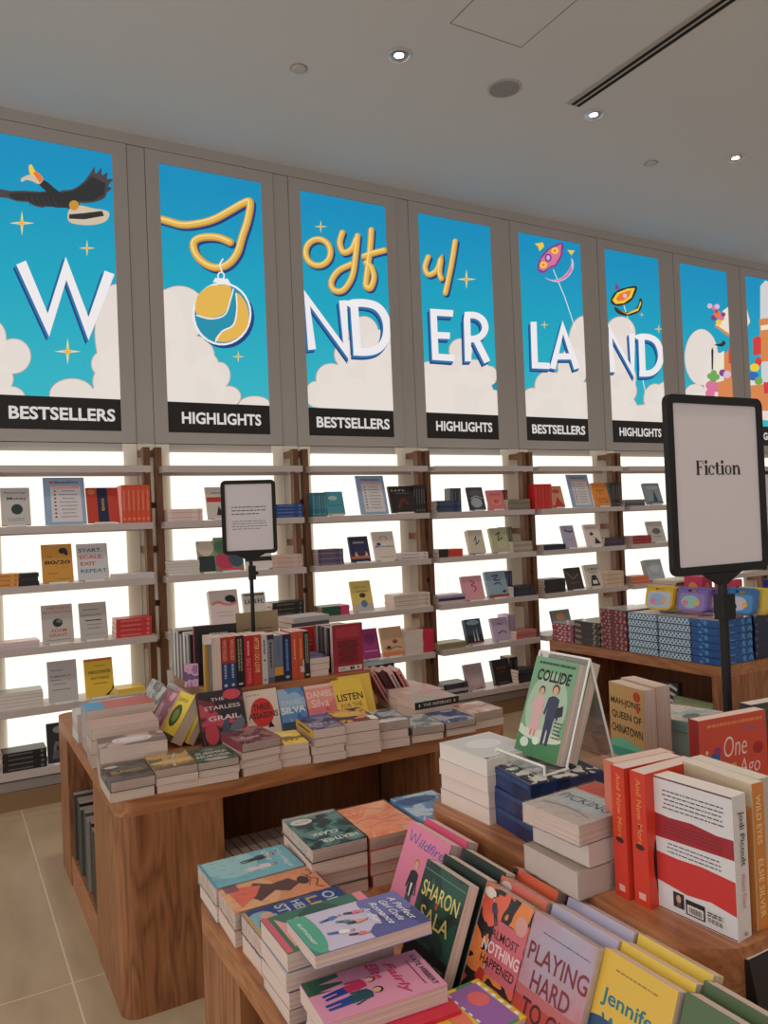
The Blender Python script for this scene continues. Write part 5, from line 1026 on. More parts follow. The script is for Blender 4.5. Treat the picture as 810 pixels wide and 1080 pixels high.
pile(.62, 3.4, TH, 0, 4, .18, .26, .16, b, 'blue and pink topped hardback pile at far left ledge, %s', GLS, [(180, 160, 156), (170, 156, 156)])
pile(.6, 3.62, TH, 0, 3, .12, .24, .15, None, 'pale paperback pile behind the blue and pink topped pile, %s', GLS, [(200, 200, 200), (190, 180, 176)])
b = Book(.14, .2, .03, (226, 196, 70)); pile(.68, 3.82, TH, 0, 2, .1, .2, .14, None, 'grey paperback pile at far end of left ledge, %s', GLS, [(190, 190, 186), (170, 170, 170)])

# ---- far-left table, raised tier: front row of spines (spines towards -Y)
GTA = 'books standing on the far-left table tier'
def spine_front(x, y, b, rot=0, z=TR): return Matrix.Translation((x, y, z)) @ Matrix.Rotation(rad(rot), 4, 'Z') @ Matrix(((0, 0, 1, 0), (1, 0, 0, 0), (0, 1, 0, 0), (0, 0, 0, 1)))
row_a = [ # thickness, height, spine colour, extra drawing, label
    (.013, .2, (196, 150, 60), None, 'small mustard booklet at left end of tier front row'),
    (.012, .2, (150, 150, 150), None, 'thin grey booklet beside the mustard spine'),
    ('pages', .225, (206, 178, 160), None, 'paperback turned fore-edge out in tier front row'),
    (.031, .222, (206, 60, 60), 'rb', 'red over navy spine, first of the matching pair on tier'),
    (.031, .222, (206, 60, 60), 'rb', 'red over navy spine, second of the matching pair on tier'),
    (.036, .222, (34, 34, 36), 'dk', 'black ornate spine right of the red and navy pair'),
    (.036, .218, (206, 44, 60), 'r1', 'crimson spine in the middle of tier front row'),
    (.040, .218, (216, 70, 44), 'r2', 'vermilion spine with pale capitals in tier front row'),
    (.026, .214, (226, 222, 220), 'w', 'white spine with small figures in tier front row'),
    (.03, .212, (150, 150, 156), 'g', 'grey spine with dark head in tier front row'),
    (.04, .205, (120, 132, 156), 'bg', 'blue-grey spine with golden foot in tier front row'),
    (.04, .206, (32, 46, 84), 'nv', 'navy spine with blue lettering in tier front row'),
    (.031, .212, (222, 90, 56), 'o', 'orange spine, first of the pair at right of tier row'),
    (.026, .212, (222, 94, 60), 'o', 'orange spine, second of the pair at right of tier row'),
    (.027, .21, (44, 42, 40), 'dk', 'dark spine ending the tier front row')]
x = .95
for th, h, c, kd, lab in row_a:
    if th == 'pages':
        b = Book(.13, h, .04, (200, 180, 170)); M = Matrix.Translation((x, 3.235+.13, TR)) @ Matrix(((0, 0, 1, 0), (-1, 0, 0, 0), (0, 1, 0, 0), (0, 0, 0, 1)))
        M = Matrix.Translation((x+.04, 3.235+.13, TR)) @ Matrix(((0, 0, -1, 0), (-1, 0, 0, 0), (0, 1, 0, 0), (0, 0, 0, 1))); b.place(M, lab, 'book', GTA); x += .043; continue
    c = tuple(int(v*.88) for v in c); b = Book(.13 if kd else .03, h, th, c, spine=c)
    if kd == 'rb': b.rect(.5, 0, 1, 1, (40, 66, 110), 'spine').text('WHO KILLED', .25, .5, .5, (230, 170, 140), .4, side='spine').lines(.52, .8, .2, .8, 1, (150, 170, 200), .5, 'spine').rect(.9, .3, .95, .7, (206, 206, 206), 'spine')
    elif kd == 'dk': b.lines(.05, .7, .2, .8, 2, (150, 150, 120), .6, 'spine', .1, 9).oval(.93, .5, .02, .3, (190, 200, 170), 'spine')
    elif kd == 'r1': b.text('BAD SUMMER', .7, .5, .5, (236, 130, 130), .5, side='spine').lines(.1, .4, .3, .7, 1, (240, 150, 150), .6, 'spine')
    elif kd == 'r2': b.text('AFTER I DO LOVE', .4, .5, .5, (240, 190, 150), .7, side='spine')
    elif kd == 'w': b.lines(.1, .4, .25, .75, 1, (90, 90, 96), .6, 'spine').oval(.52, .5, .02, .2, (60, 60, 66), 'spine').rect(.9, .3, .94, .7, (120, 120, 120), 'spine')
    elif kd == 'g': b.rect(0, 0, .1, 1, (44, 42, 44), 'spine').lines(.15, .7, .2, .8, 1, (70, 70, 80), .6, 'spine').rect(.88, 0, 1, 1, (80, 90, 110), 'spine')
    elif kd == 'bg': b.lines(.1, .5, .25, .75, 1, (90, 100, 130), .6, 'spine').rect(.68, 0, .86, 1, (206, 150, 60), 'spine').rect(.86, 0, 1, 1, (40, 40, 40), 'spine')
    elif kd == 'nv': b.lines(.1, .8, .25, .75, 1, (90, 130, 190), .6, 'spine').oval(.92, .5, .03, .25, (150, 170, 206), 'spine')
    elif kd == 'o': b.lines(.15, .6, .3, .7, 1, (236, 150, 110), .6, 'spine')
    b.place(spine_front(x, 3.235+R.uniform(0, .004), b), lab, 'book', GTA); x += th+.0012
# flat pile and back-cover book
b = Book(.145, .18, .028, (96, 90, 140), front=art((90, 86, 140), (120, 116, 160), (60, 60, 100), scale=12)); pile(1.455, 3.325, TR, -3, 3, .085, .142, .18, b, 'purple topped flat pile between orange spines and red back cover, %s', GTA, [(206, 150, 140), (196, 170, 160)])
b = Book(.152, .222, .03, (150, 36, 50), back=(150, 36, 50), pages=(206, 190, 184), spine=(40, 30, 34))
b.rect(0, .0, 1, .14, (170, 50, 60), 'back').lines(.1, .9, .72, .94, 5, (206, 70, 84), .4, 'back', .1, 2).lines(.14, .86, .2, .66, 13, (34, 18, 22), .55, 'back', .3, 3).rect(.16, .03, .94, .13, (206, 196, 190), 'back').lines(.55, .7, .04, .12, 1, K, .8, 'back').lines(.2, .4, .06, .1, 2, K, .4, 'back').oval(.82, .08, .03, .025, (40, 36, 40), 'back')
b.place(pose_up(1.62, 3.232, TR, -3, 0, b, back=True), 'red back cover with black blurb at right end of tier', 'book', GTA)
# row behind it, spines towards -X side
for i, (c, h) in enumerate((((44, 40, 44), .205), ((150, 146, 146), .205), ((40, 36, 40), .206), ((90, 86, 90), .205), ((48, 44, 50), .207), ((170, 166, 164), .206), ((150, 60, 70), .205))):
    b = plain(.135, h, .02, c, None, (200, 192, 186), (170, 165, 160)); M = Matrix.Translation((1.545, 3.30+.024*i, TR)) @ Matrix.Rotation(math.pi/2, 4, 'X')
    b.place(M, '%s spine behind the red back cover, %s going back' % (cname(c), ORDL[i]), 'book', GTA)
# left side of the tier: spines towards -X, a row running back
for i, c in enumerate(((150, 40, 60), (46, 40, 44), (170, 165, 165), (60, 80, 90), (206, 200, 196), (50, 46, 50), (180, 150, 160), (40, 44, 60), (200, 196, 190), (90, 60, 70), (210, 206, 200), (120, 124, 130))):
    b = plain(.14, .205+.008*((i*5) % 3), .026, c, None, (222, 210, 202), (150, 146, 144)); M = Matrix.Translation((.945, 3.415+.029*(i+1), TR)) @ Matrix.Rotation(math.pi/2, 4, 'X')
    if i: b.place(M, '%s spine facing the left end of tier, %s from front' % (cname(c), (ORDL+['eleventh', 'twelfth'])[i-1]), 'book', GTA)
b = Book(.19, .26, .026, (34, 30, 34), spine=(170, 44, 66), pages=(214, 204, 198)); b.lines(.35, .8, .76, .88, 2, (206, 200, 196), .5)
b.place(Matrix.Translation((.955, 3.43, TR)) @ Matrix.Rotation(rad(-5), 4, 'Z') @ Matrix.Rotation(math.pi/2, 4, 'X'), 'tall black hardback with red spine, rising behind the tier front row', 'book', GTA)
b = Book(.06, .1, .01, (150, 110, 140), front=art((150, 100, 150), (200, 150, 180), (100, 70, 120), scale=20)); b.place(pose_up(.93, 3.39, TR, -20, 10, b), 'small lilac booklet at left corner of tier', 'book', GTA)
kb = Book(.21, .285, .008, (176, 150, 116), pages=(190, 165, 130)); kb.lines(.15, .85, .55, .75, 3, (96, 80, 60), .3); kb.place(pose_up(1.295, 3.52, TR, 0, 3, kb), 'plain kraft-brown board standing behind tier front row', 'board')
b = Book(.13, .19, .03, (206, 52, 48)); b.lines(.2, .8, .5, .7, 2, (226, 140, 130)); b.place(pose_up(1.53, 3.50, TR, 0, 2, b), 'bright red book standing behind the purple topped pile', 'book', GTA)
for i in range(3):
    b = plain(.15, .21, .027, ((206, 200, 196), (90, 88, 92), (190, 186, 186))[i]); b.place(pose_flat(1.58, 3.64, TR+.15+.028*i, 90+4*i, b), 'paperback lying on the tier back pile under bauble shelves, %s' % ORD[2-i], 'book', GTA)
pile(1.58, 3.64, TR, 90, 5, .149, .15, .21, None, 'paperback in the lower tier back pile, %s', GTA, [(170, 166, 164), (140, 136, 136), (190, 186, 180)])

# ---- cubbies of the far-left table
GC = 'books kept in the table cubbies'
for i in range(12):
    c = R.choice([(120, 100, 90), (60, 52, 52), (150, 130, 116), (90, 80, 76), (40, 38, 40)]); b = plain(.17, .285, .034, c, None, (170, 148, 132), (120, 110, 104))
    b.place(spine_front(.845+.0365*i, 2.735, b, 0, .141), 'upright %s book in dim front cubby, %s from left' % (cname(c), (ORDL+['eleventh', 'twelfth', 'thirteenth'])[i]), 'book', GC)
b = Book(.13, .2, .03, (40, 40, 42)); b.text('E', .5, .7, .2, (220, 220, 220)); 
for i, c in enumerate(((30, 28, 30), (60, 50, 50), (36, 60, 56), (34, 32, 36), (150, 146, 144), (36, 60, 56), (90, 84, 84), (30, 28, 32), (70, 90, 90), (28, 26, 28), (60, 66, 70), (30, 28, 30), (80, 76, 76))):
    h = .29-.006*(i % 3); b = Book(.14, h, .042, c, pages=(170, 156, 148), spine=tuple(int(v*.6) for v in c))
    if i == 0: b.oval(.5, .8, .3, .06, (200, 130, 100)).oval(.4, .45, .25, .06, (170, 60, 50)).line([(.2, .6), (.5, .62), (.8, .55)], .03, (140, 130, 130)).lines(.2, .8, .2, .3, 2, (150, 140, 136))
    b.place(Matrix.Translation((.485+.003*(i % 4), 3.215+.046*(i+1), .145)) @ Matrix.Rotation(math.pi/2, 4, 'X'), '%s book standing in the left end cubby, %s from front' % (cname(c), (ORDL+['eleventh', 'twelfth', 'thirteenth'])[i]), 'book', GC)

# ---- far table with boxed sets
GX = 'boxed sets stacked along the far table edge'
def patt(name, c1, c2, kind, sc):
    m = bpy.data.materials.new(name); m.use_nodes = True; nt = m.node_tree; b = nt.nodes['Principled BSDF']; L = nt.links.new
    t = nt.nodes.new('ShaderNodeTexCoord'); mp = nt.nodes.new('ShaderNodeMapping'); mp.inputs['Scale'].default_value = (sc, sc, sc*.95); L(t.outputs['Object'], mp.inputs['Vector'])
    r = nt.nodes.new('ShaderNodeValToRGB'); e = r.color_ramp.elements; r.color_ramp.interpolation = 'CONSTANT'
    if kind == 'lattice':                                  # crossing diagonal white lines
        sx = nt.nodes.new('ShaderNodeSeparateXYZ'); L(mp.outputs['Vector'], sx.inputs[0]); hit = None
        def mth(op, a, b_=None, v=None):
            q = nt.nodes.new('ShaderNodeMath'); q.operation = op; L(a, q.inputs[0])
            if b_ is not None: L(b_, q.inputs[1])
            if v is not None: q.inputs[1].default_value = v
            return q.outputs[0]
        yz = mth('ADD', sx.outputs['Y'], sx.outputs['X'])
        for op in ('ADD', 'SUBTRACT'):
            g = mth('LESS_THAN', mth('PINGPONG', mth(op, yz, sx.outputs['Z']), v=.5), v=.15); hit = g if hit is None else mth('MAXIMUM', hit, g)
        mx = nt.nodes.new('ShaderNodeMixRGB'); L(hit, mx.inputs['Fac']); mx.inputs['Color1'].default_value = lin(c1); mx.inputs['Color2'].default_value = lin(c2); L(mx.outputs['Color'], b.inputs['Base Color'])
    else:
        w = nt.nodes.new('ShaderNodeTexVoronoi'); w.inputs['Scale'].default_value = 1; L(mp.outputs['Vector'], w.inputs['Vector']); L(w.outputs['Distance'], r.inputs['Fac'])
        e[0].position = 0; e[0].color = lin(c2); e[1].position = .36; e[1].color = lin(c1); L(r.outputs['Color'], b.inputs['Base Color'])
    b.inputs['Roughness'].default_value = .3
    return m
BXM = {'rose': patt('rose_dot_print', (150, 66, 84), (226, 170, 176), 'dots', 34), 'char': patt('charcoal_print', (56, 46, 48), (150, 130, 120), 'dots', 30), 'mar': patt('maroon_print', (116, 36, 50), (176, 130, 120), 'dots', 36), 'lat': patt('blue_lattice', (60, 112, 160), (206, 222, 230), 'lattice', 36), 'blue': patt('ocean_print', (30, 86, 160), (70, 150, 206), 'dots', 24), 'ink': patt('night_print', (30, 36, 74), (80, 96, 140), 'dots', 22)}
BXT = mat((186, 184, 182), .1)
def box_stack(y1, y0, n, h, mk, lab, x=3.775, d=.3, z=TH):
    m = BXM[mk]; w = abs(y1-y0)-.008
    b = MB(); b.prism(rrect(-d/2, d/2, -w/2, w/2, .004), .003, h-.0005, BXT, m).prism(rrect(-d/2+.002, d/2-.002, -w/2+.002, w/2-.002, .004), 0, .003, mat((40, 40, 50), .4)); me = b.mesh('carton')
    l = MB(); l.prism(rrect(-d/2-.0006, d/2+.0006, -w/2-.0006, w/2+.0006, .004), h*.9, h-.0002, BXT, mat(tuple(int(v*.8) for v in {'rose': (150, 66, 84), 'char': (60, 50, 50), 'mar': (120, 40, 50), 'lat': (50, 96, 150), 'blue': (24, 70, 140), 'ink': (26, 30, 60)}[mk]), .3)); lm = l.mesh('lid_rim')
    for i in range(n):
        t = thing('boxed_set', (lab % ORD[n-1-i]), 'box', Matrix.Translation((x+d/2+R.uniform(-.003, .003), (y0+y1)/2, z+i*h)) @ Matrix.Rotation(rad(R.uniform(-.8, .8)), 4, 'Z'), GX); MB().obj('carton', t, me); MB().obj('lid_rim', t, lm)
box_stack(4.275, 4.055, 3, .041, 'rose', 'rose dotted box at the shelf end of the far table, %s')
box_stack(4.045, 3.805, 4, .04, 'char', 'charcoal patterned box second from shelf end, %s')
box_stack(3.8, 3.565, 6, .0435, 'mar', 'maroon patterned box in six-high column, %s')
box_stack(3.56, 3.325, 6, .0425, 'lat', 'blue lattice box in column beside the maroon one, %s')
box_stack(3.32, 3.085, 6, .0425, 'lat', 'blue lattice box in column beside the ocean blue one, %s')
box_stack(3.08, 2.89, 6, .0425, 'blue', 'ocean blue box in near corner column left of pole, %s')
BT = TH+6*.0425
# second rank behind, further from the edge
for i, (xa, mk, nm) in enumerate(((4.10, 'ink', 'night blue'), (4.41, 'ink', 'night blue'))):
    box_stack(3.08, 2.89, 6, .0425, mk, 'night blue box right of the sign pole, column %s, %%s' % ('beside ocean blue' if i == 0 else 'further right'), x=xa)
for i, (ya, yb) in enumerate(((3.8, 3.565), (3.56, 3.325), (3.32, 3.085))):
    box_stack(ya, yb, 6, .0425, ('mar', 'lat', 'blue')[i], '%s box in rear rank %s, %%s' % (('maroon', 'blue lattice', 'ocean blue')[i], ('behind the maroon column', 'behind the first lattice column', 'behind the second lattice column')[i]), x=4.09)
GS = 'handled children sticker books on the boxes'
def carry_book(x, y, z, w, h, c, c2, c3, lab, rot=0, lean=14):
    t = thing('carry_book', lab, "children's book", Matrix.Translation((x, y, z+.03*math.sin(rad(lean)))) @ Matrix.Rotation(rad(-90+rot), 4, 'Z') @ Matrix.Rotation(math.pi/2-rad(lean), 4, 'X'), GS)
    o = rrect(-w/2, w/2, 0, h, .045); q = rrect(-w*.16, w*.16, h*.8, h*.9, .012)
    m = mat(c, .3); b = MB(); 
    # handle opening: outline built from a body and a grip bar
    b.prism(rrect(-w/2, w/2, 0, h*.8, .045, '12'), 0, .03, m).prism(rrect(-w/2, -w*.16, h*.79, h*.93, .001), 0, .03, m).prism(rrect(w*.16, w/2, h*.79, h*.93, .001), 0, .03, m).prism(rrect(-w/2, w/2, h*.9, h, .015, '34'), 0, .03, m); b.obj('handled_board', t)
    b = MB(); b.face([(x_, y_, .0304) for x_, y_ in rrect(-w*.42, w*.42, h*.08, h*.74, .02)], mat(c2, .3)); b.face([(x_, y_, .0309) for x_, y_ in disc((-w*.05, h*.4), w*.3, h*.26)], mat(c3, .3)); b.face([(x_, y_, .0314) for x_, y_ in disc((-w*.2, h*.34), w*.1, h*.12)], mat((226, 130, 170), .3)); b.face([(x_, y_, .0314) for x_, y_ in disc((w*.18, h*.36), w*.09, h*.1)], mat((240, 180, 90), .3)); b.obj('picture_panel', t)
carry_book(3.90, 3.40, BT+.006, .21, .15, (226, 186, 60), (190, 200, 216), (160, 186, 220), 'yellow handled book standing on the blue lattice boxes')
carry_book(3.95, 3.32, BT+.006, .2, .145, (222, 176, 50), (226, 200, 110), (226, 190, 90), 'second yellow handled book behind the first')
carry_book(3.92, 3.17, BT+.006, .215, .15, (126, 110, 180), (150, 130, 190), (150, 200, 190), 'purple handled book standing left of the sign pole')
carry_book(3.97, 3.08, BT+.006, .2, .15, (110, 80, 160), (140, 110, 180), (190, 160, 200), 'second purple handled book behind the first')
carry_book(3.99, 2.90, BT+.006, .2, .155, (60, 116, 180), (90, 150, 206), (206, 200, 214), 'blue handled book standing right of the sign pole')
carry_book(4.05, 2.86, BT+.006, .2, .155, (232, 200, 80), (236, 210, 110), (226, 190, 120), 'yellow-edged handled book behind the blue one')
GR = 'boxes and magazines on the rear of the far table'
MZ = [(40, 36, 40), (206, 196, 180), (180, 60, 60), (60, 50, 50), (226, 216, 190)]
for i in range(5):
    b = plain(.21, .28, .014, MZ[i]); b.place(pose_flat(4.45, 3.715, TH+.3405+.0145*i, 80+3*i, b), 'thin magazine lying on rear boxes of the far table, %s' % ORD[4-i], 'magazine', GR)
box_stack(3.86, 3.57, 8, .0425, 'char', 'charcoal box in the rear column under the magazines, %s', x=4.41)
def gift(x, y, z, w, d, h, c, c2, lab):
    t = thing('gift_box', lab, 'box', Matrix.Translation((x, y, z)), GR); b = MB(); b.prism(rrect(-d/2, d/2, -w/2, w/2, .006), 0, h, mat(c, .35)); b.obj('carton', t)
    b = MB(); b.face([(-d/2-.0008, p, q) for p, q in disc((0, h*.5), w*.32, h*.32)], mat(c2, .35)); b.face([(p, -w/2-.0008, q) for p, q in disc((0, h*.5), d*.3, h*.3)], mat(c2, .35)); b.obj('printed_motif', t)
gift(4.26, 3.40, BT+.001, .14, .1, .2, (196, 50, 90), (226, 140, 80), 'tall crimson box standing behind the sign pole'); gift(4.25, 3.17, BT+.001, .13, .1, .19, (206, 66, 100), (120, 40, 60), 'pink-red box just left of the second sign pole')
for i in range(2): gift(4.56, 2.985, BT+.001+.07*i, .18, .22, (.069, .11)[i], ((180, 40, 44), (40, 60, 120))[i], ((220, 90, 80), (90, 130, 190))[i], ('red box under the dark blue one at right edge', 'dark blue box at right edge of the far table')[i])
# goods in the far table's cubby
def pouch(x, y, z, w, h, c, c2, lab, rot=-90):
    t = thing('toy_pouch', lab, 'toy pack', Matrix.Translation((x, y, z)) @ Matrix.Rotation(rad(rot), 4, 'Z'), 'packs in the far table cubby'); b = MB()
    N = 10
    for i in range(N):
        for j in range(N):
            P = []
            for a, q in ((i, j), (i+1, j), (i+1, j+1), (i, j+1)):
                u, v = a/N*2-1, q/N*2-1; P.append((u*w/2, -.05*math.sqrt(max(0, (1-u**4)*(1-v**4)))-.01, h/2+v*h/2))
            b.face(P, mat(c, .25)); b.face([(p[0], -p[1]*.4, p[2]) for p in reversed(P)], mat(c, .25))
    b.obj('pouch_body', t); b = MB(); b.face([(p, -.064, q) for p, q in disc((0, h*.5), w*.16, h*.3)], mat(c2, .3)); b.obj('round_label', t)
pouch(3.86, 3.14, .141, .3, .34, (150, 160, 120), (170, 44, 48), 'rounded green pack with red label in far table cubby'); pouch(3.98, 3.04, .141, .18, .28, (150, 150, 70), (190, 170, 80), 'olive rounded pack at near end of far table cubby')
t = thing('striped_pack', 'clear pack with white zigzag stripes in far table cubby', 'toy pack', Matrix.Translation((3.93, 3.36, .141)) @ Matrix.Rotation(rad(-90), 4, 'Z'), 'packs in the far table cubby')
b = MB(); b.prism(rrect(-.06, .06, -.02, .02, .008), 0, .4, mat((60, 58, 60), .3)); b.obj('dark_card', t); b = MB()
for i in range(7): b.slab([(-.05, -.022, .08+.045*i), (0, -.022, .1+.045*i), (.05, -.022, .08+.045*i), (.05, -.022, .1+.045*i), (0, -.022, .12+.045*i), (-.05, -.022, .1+.045*i)], (0, .001, 0), mat((222, 220, 216), .4))
b.obj('zigzag_stripes', t)
for i in range(3):
    b = plain(.2, .24, .04, ((120, 36, 40), (70, 30, 34), (140, 60, 50))[i]); b.place(Matrix.Translation((3.95, 3.62+.05*i, .141)) @ Matrix.Rotation(math.pi/2, 4, 'X'), 'dark red book standing in far table cubby, %s from striped pack' % ORDL[i], 'book', GC)

# ------------------------------------------------------------------ table signs
BLK = mat((12, 11, 12), .6); PAPER = mat((226, 218, 222), .35)
def sign(x, y, z0, zc, w, h, bd, pole_r, label, draw, rot=0, d=.016):
    t = thing('table_sign', label, 'sign', Matrix.Translation((x, y, z0)) @ Matrix.Rotation(rad(rot), 4, 'Z'), 'black framed signs on poles')
    zb, zt = zc-h/2-z0, zc+h/2-z0; b = MB(); n = len(rrect(0, 1, 0, 1, .1)); o = rrect(-w/2, w/2, zb, zt, .022); q = rrect(-w/2+bd, w/2-bd, zb+bd, zt-bd, .006); N = len(o)
    for y_, s in ((-d/2, 1), (d/2, -1)):
        for i in range(N):
            j = (i+1) % N; P = [(o[i][0], y_, o[i][1]), (o[j][0], y_, o[j][1]), (q[j][0], y_, q[j][1]), (q[i][0], y_, q[i][1])]; b.face(P if s > 0 else P[::-1], BLK)
    for ring, s in ((o, 1), (q, -1)):
        for i in range(N):
            j = (i+1) % N; P = [(ring[i][0], -d/2, ring[i][1]), (ring[i][0], d/2, ring[i][1]), (ring[j][0], d/2, ring[j][1]), (ring[j][0], -d/2, ring[j][1])]; b.face(P if s > 0 else P[::-1], BLK)
    fr_ = b.obj('frame', t)
    c = MB(); c.box(-w/2+bd-.002, w/2-bd+.002, -.003, .003, zb+bd-.002, zt-bd+.002, PAPER); draw(c, lambda u, v: (u, -.0036, zc-z0+v)); c.obj('printed_sheet', fr_)
    m = MB(); m.slab([(-.075, -.008, zb+.003), (.075, -.008, zb+.003), (.03, -.008, zb-.02), (.012, -.008, zb-.03), (-.012, -.008, zb-.03), (-.03, -.008, zb-.02)], (0, .016, 0), BLK); m.obj('bracket', t)
    po_ = MB().tube([(0, 0, .006), (0, 0, zb-.02)], pole_r, BLK, 14).obj('pole', t)
    MB().box(-pole_r*1.35, pole_r*2.3, -pole_r*1.4, pole_r*1.4, zb-.12, zb-.055, BLK).tube([(pole_r*2.2, 0, zb-.09), (pole_r*3.6, 0, zb-.09)], .008, BLK).obj('height_clamp', po_)
    MB().prism(rrect(-.09, .09, -.06, .06, .02), 0, .006, BLK).obj('base_plate', t)
    return t
def fiction(c, f):                                            # serif word built stroke by stroke
    INK = mat((26, 24, 26), .6); u = .03
    def q(x0, y0, x1, y1): c.face([f(x0, y0), f(x1, y0), f(x1, y1), f(x0, y1)], INK)
    def ring(cx, cy, rx, ry, tx, ty, a0=0, a1=360):
        n = 28
        for i in range(n):
            a, b_ = rad(a0+(a1-a0)*i/n), rad(a0+(a1-a0)*(i+1)/n); P = [(cx+rx*math.cos(a), cy+ry*math.sin(a)), (cx+rx*math.cos(b_), cy+ry*math.sin(b_)), (cx+(rx-tx)*math.cos(b_), cy+(ry-ty)*math.sin(b_)), (cx+(rx-tx)*math.cos(a), cy+(ry-ty)*math.sin(a))]; c.face([f(*p) for p in P], INK)
    g0 = f; f = lambda a, b_: g0(a*1.13, b_*1.13); B = .022; s = .0072; xh = .0215; H = .032
    def stem(x, top): q(x, B, x+s, B+top); q(x-.0026, B, x+s+.0026, B+.0016)
    x = -.068; stem(x, H); q(x-.0026, B+H-.0016, x+.021, B+H); q(x+s, B+H*.5, x+.014, B+H*.5+.0024); q(x+.014, B+H*.5-.003, x+.0155, B+H*.5+.0054); q(x+.0192, B+H-.0085, x+.021, B+H)
    x = -.041; stem(x, xh); q(x-.0026, B+xh-.0016, x+s, B+xh); c.face([f(*p) for p in disc((x+.0032, B+.029), .0042)], INK)
    ring(-.0205, B+xh/2, .0108, .0112, .0056, .0018, 45, 320); c.face([f(*p) for p in disc((-.0135, B+xh*.76), .0032)], INK)
    x = -.0055; q(x, B+.004, x+s, B+.028); q(x-.004, B+xh-.0018, x+.0125, B+xh); ring(x+.0085, B+.0055, .0085, .0058, .0058, .0018, 180, 330)
    x = .0122; stem(x, xh); q(x-.0026, B+xh-.0016, x+s, B+xh); c.face([f(*p) for p in disc((x+.0032, B+.029), .0042)], INK)
    ring(.0345, B+xh/2, .0112, .0112, .0056, .0018)
    x = .0505; stem(x, xh); q(x-.0026, B+xh-.0016, x+s, B+xh); stem(x+.0165, xh*.62); ring(x+.0143, B+xh*.6, .0087, .0092, .0062, .003, 0, 150)
sign(1.735, 1.312, TR, 1.665, .355, .452, .021, .0115, 'large black framed sign reading Fiction on a black pole', fiction, -2)
def notice(c, f):
    r = random.Random(3)
    for k, (v, n, col, h) in enumerate(((.045, 3, (70, 60, 76), .0042), (-.02, 4, (120, 108, 122), .003))):
        for i in range(n):
            y = v-i*(.016 if k == 0 else .012); x = -.08
            while x < .075-(.03 if i == n-1 else 0):
                l = .006+.016*r.random(); c.face([f(x, y), f(min(x+l, .08), y), f(min(x+l, .08), y+h), f(x, y+h)], mat(col, .5)); x += l+.004
xl, xr = xs(235, 3.47, 1.655), xs(289.5, 3.47, 1.655)
s2 = sign((xl+xr)/2, 3.47, TR, 1.655, xr-xl, .345, .018, .009, 'smaller black framed notice on pole above the far-left table', notice, -14)
s3 = sign(4.62, 3.06, TH, 1.62, .33, .42, .02, .0115, 'black sign pole behind the Fiction sign, its board hidden', notice, 0)

# the shelf books that show smallest become one mass, the others stay single
n_now = sum(1 for o in COL.objects if o.parent is None and o.name.split('.')[0] == 'book')
KEEP = max(0, 322-n_now); DEFER.sort(key=lambda q: (-q[0], q[1])); mass = MB()
for i, (a, _, b, M, lab, grp) in enumerate(DEFER):
    if i < KEEP: b.place(M, lab, 'book', grp); continue
    for src in (b.mb, b.pg):
        n = len(mass.v); mass.v += [tuple(M @ Vector(v)) for v in src.v]
        mass.f += [tuple(n+q for q in f) for f in src.f]; mass.m += [mass.mi(src.mats[k]) for k in src.m]
o = mass.obj('shelf_books'); tag(o, 'small books in flat stacks and rows on the wall shelves', 'books'); o['kind'] = 'stuff'
print('BOOKS', n_now, len(DEFER), KEEP)

# ================================================================== ceiling fittings
CHR = mat((190, 190, 192), .18, metal=1); LAMP = mat((255, 248, 236), .5, emit=14)
LAMPS = [(x, y) for y in (3.78, .9, -2.) for x in (-.7, .85, 2.376, 3.906, 5.391, 6.9)]
for i, (x, y) in enumerate(LAMPS):
    vis = y > 3 and x > 2 and x < 6
    t = thing('downlight', ['recessed chrome ceiling downlight, %s' % w for w in ('left of the three lit ones', 'middle of the three lit ones', 'right of the three lit ones')][[2.376, 3.906, 5.391].index(x)] if vis else 'recessed chrome ceiling downlight outside the picture', 'ceiling light', (x, y, CEIL), 'recessed ceiling downlights')
    MB().lathe([(.062, -.001), (.072, -.006), (.064, -.008), (.06, .0)], (0, 0, 0), mat((222, 218, 212), .4), 28).obj('trim_ring', t)
    rf_ = MB().lathe([(.061, -.006), (.052, -.0045), (.03, -.003), (.026, -.002)], (0, 0, 0), CHR, 28).obj('reflector', t)
    MB().lathe([(.027, -.0028), (.001, -.0028)], (0, 0, 0), LAMP, 20).obj('lamp', rf_)
    l = bpy.data.lights.new('downlight_beam', 'SPOT'); l.energy = 45; l.color = (1, .86, .72); l.spot_size = rad(105); l.spot_blend = .9; l.shadow_soft_size = .09
    o = bpy.data.objects.new('downlight_beam', l); COL.objects.link(o); o.parent = t; o.location = (0, 0, -.03)
t = thing('ceiling_speaker', 'round grey ceiling speaker grille beside the left downlight', 'speaker', (3.151, 3.788, CEIL))
MB().lathe([(.098, 0), (.106, -.006), (.098, -.008), (.094, -.006)], (0, 0, 0), mat((190, 184, 178), .5), 30).obj('rim', t)
MB().lathe([(.095, -.005), (.05, -.0065), (.001, -.007)], (0, 0, 0), mat((150, 148, 146), .7, bump=.6, bscale=300), 30).obj('grille', t)
for x, y, lab in ((1.907, 4.149, 'small round ceiling disc left of the left downlight'), (4.851, 4.122, 'small round ceiling disc near the right downlight')):
    t = thing('sprinkler', lab, 'ceiling sprinkler', (x, y, CEIL), 'flush ceiling discs'); MB().lathe([(.044, 0), (.044, -.008), (.03, -.012), (.001, -.012)], (0, 0, 0), mat((196, 190, 184), .5), 22).obj('cover_disc', t); MB().lathe([(.046, -.0005), (.052, -.002), (.046, -.003)], (0, 0, 0), mat((150, 146, 142), .5), 22).obj('ring', t)
t = thing('slot_diffuser', 'long twin-slot black air diffuser in the ceiling', 'air vent', (3.68, 0, CEIL)); 
MB().box(-.05, .062, -.6, 3.75, -.004, 0, mat((176, 170, 164), .6)).obj('frame', t)
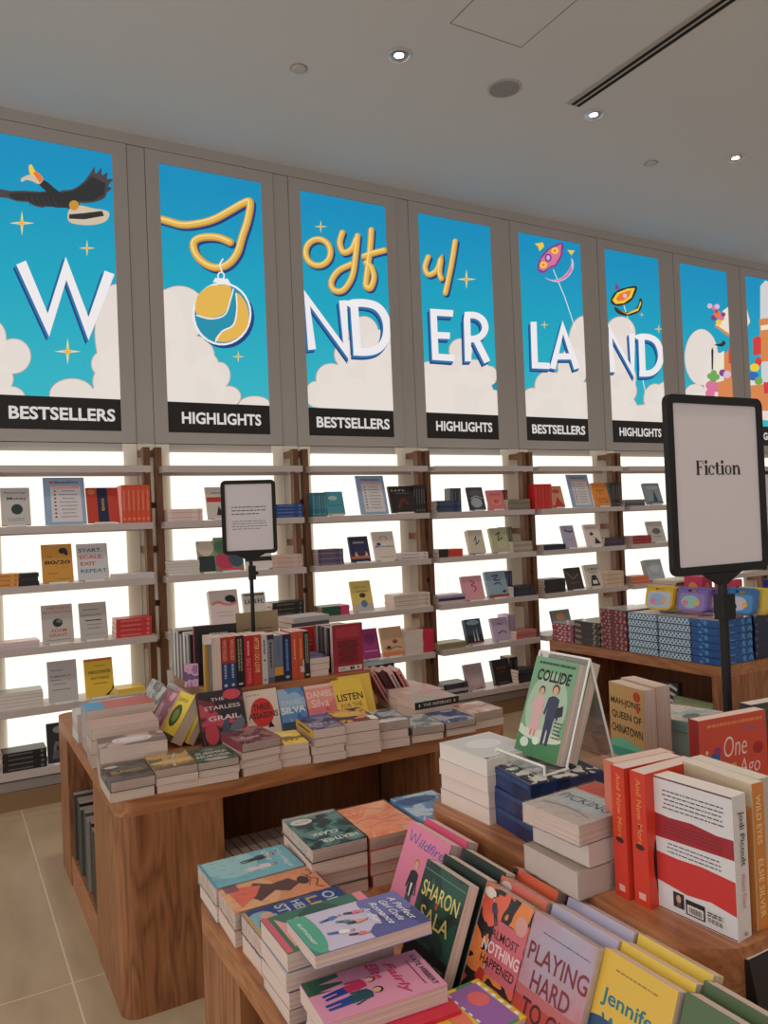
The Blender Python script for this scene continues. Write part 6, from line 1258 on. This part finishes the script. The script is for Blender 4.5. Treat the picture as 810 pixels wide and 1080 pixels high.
for x in (-.012, .032): MB().box(x, x+.026, -.59, 3.744, -.0052, -.002, mat((14, 13, 13), .9)).obj('slot', t)
GV = mat((116, 112, 108), .8); b = MB()
for x0, x1, y0, y1 in ((2.478, 2.974, 3.408, 3.412), (2.478, 2.974, 2.906, 2.91), (2.478, 2.482, 2.906, 3.412), (2.970, 2.974, 2.906, 3.412)): b.box(x0, x1, y0, y1, CEIL-.0015, CEIL, GV)
tag(b.obj('access_hatch'), 'thin square outline of a ceiling access hatch', 'hatch')

# ================================================================== light and camera
w = bpy.data.worlds.new('shop_ambient'); scn.world = w; w.use_nodes = True
bg = w.node_tree.nodes['Background']; nt = w.node_tree; tc = nt.nodes.new('ShaderNodeTexCoord'); sp = nt.nodes.new('ShaderNodeSeparateXYZ'); rp = nt.nodes.new('ShaderNodeValToRGB')
mr = nt.nodes.new('ShaderNodeMapRange'); mr.inputs['From Min'].default_value = -1; mr.inputs['From Max'].default_value = 1
nt.links.new(tc.outputs['Generated'], sp.inputs[0]); nt.links.new(sp.outputs['X'], mr.inputs['Value']); nt.links.new(mr.outputs[0], rp.inputs['Fac'])
e = rp.color_ramp.elements; e[0].position = .1; e[0].color = (1.3, 1.27, 1.22, 1); e[1].position = .6; e[1].color = (.36, .325, .305, 1)   # the bright mall lies to the left of the shop
nt.links.new(rp.outputs['Color'], bg.inputs['Color']); bg.inputs['Strength'].default_value = 1.0
cam = bpy.data.cameras.new('camera'); cam.sensor_fit = 'AUTO'; cam.sensor_width = 36; cam.lens = F*36/1080; cam.clip_start = .02
co = bpy.data.objects.new('camera', cam); COL.objects.link(co)
r_, u_, f_ = AX
co.matrix_world = Matrix(((r_[0], u_[0], -f_[0], 0), (r_[1], u_[1], -f_[1], 0), (r_[2], u_[2], -f_[2], CAMZ), (0, 0, 0, 1)))
scn.camera = co
scn.view_settings.view_transform = 'Standard'; scn.view_settings.look = 'None'; scn.view_settings.gamma = 1; scn.view_settings.use_curve_mapping = False
scn.view_settings.exposure = 0
scn.cycles.use_denoising = True
scn.cycles.transparent_max_bounces = 16
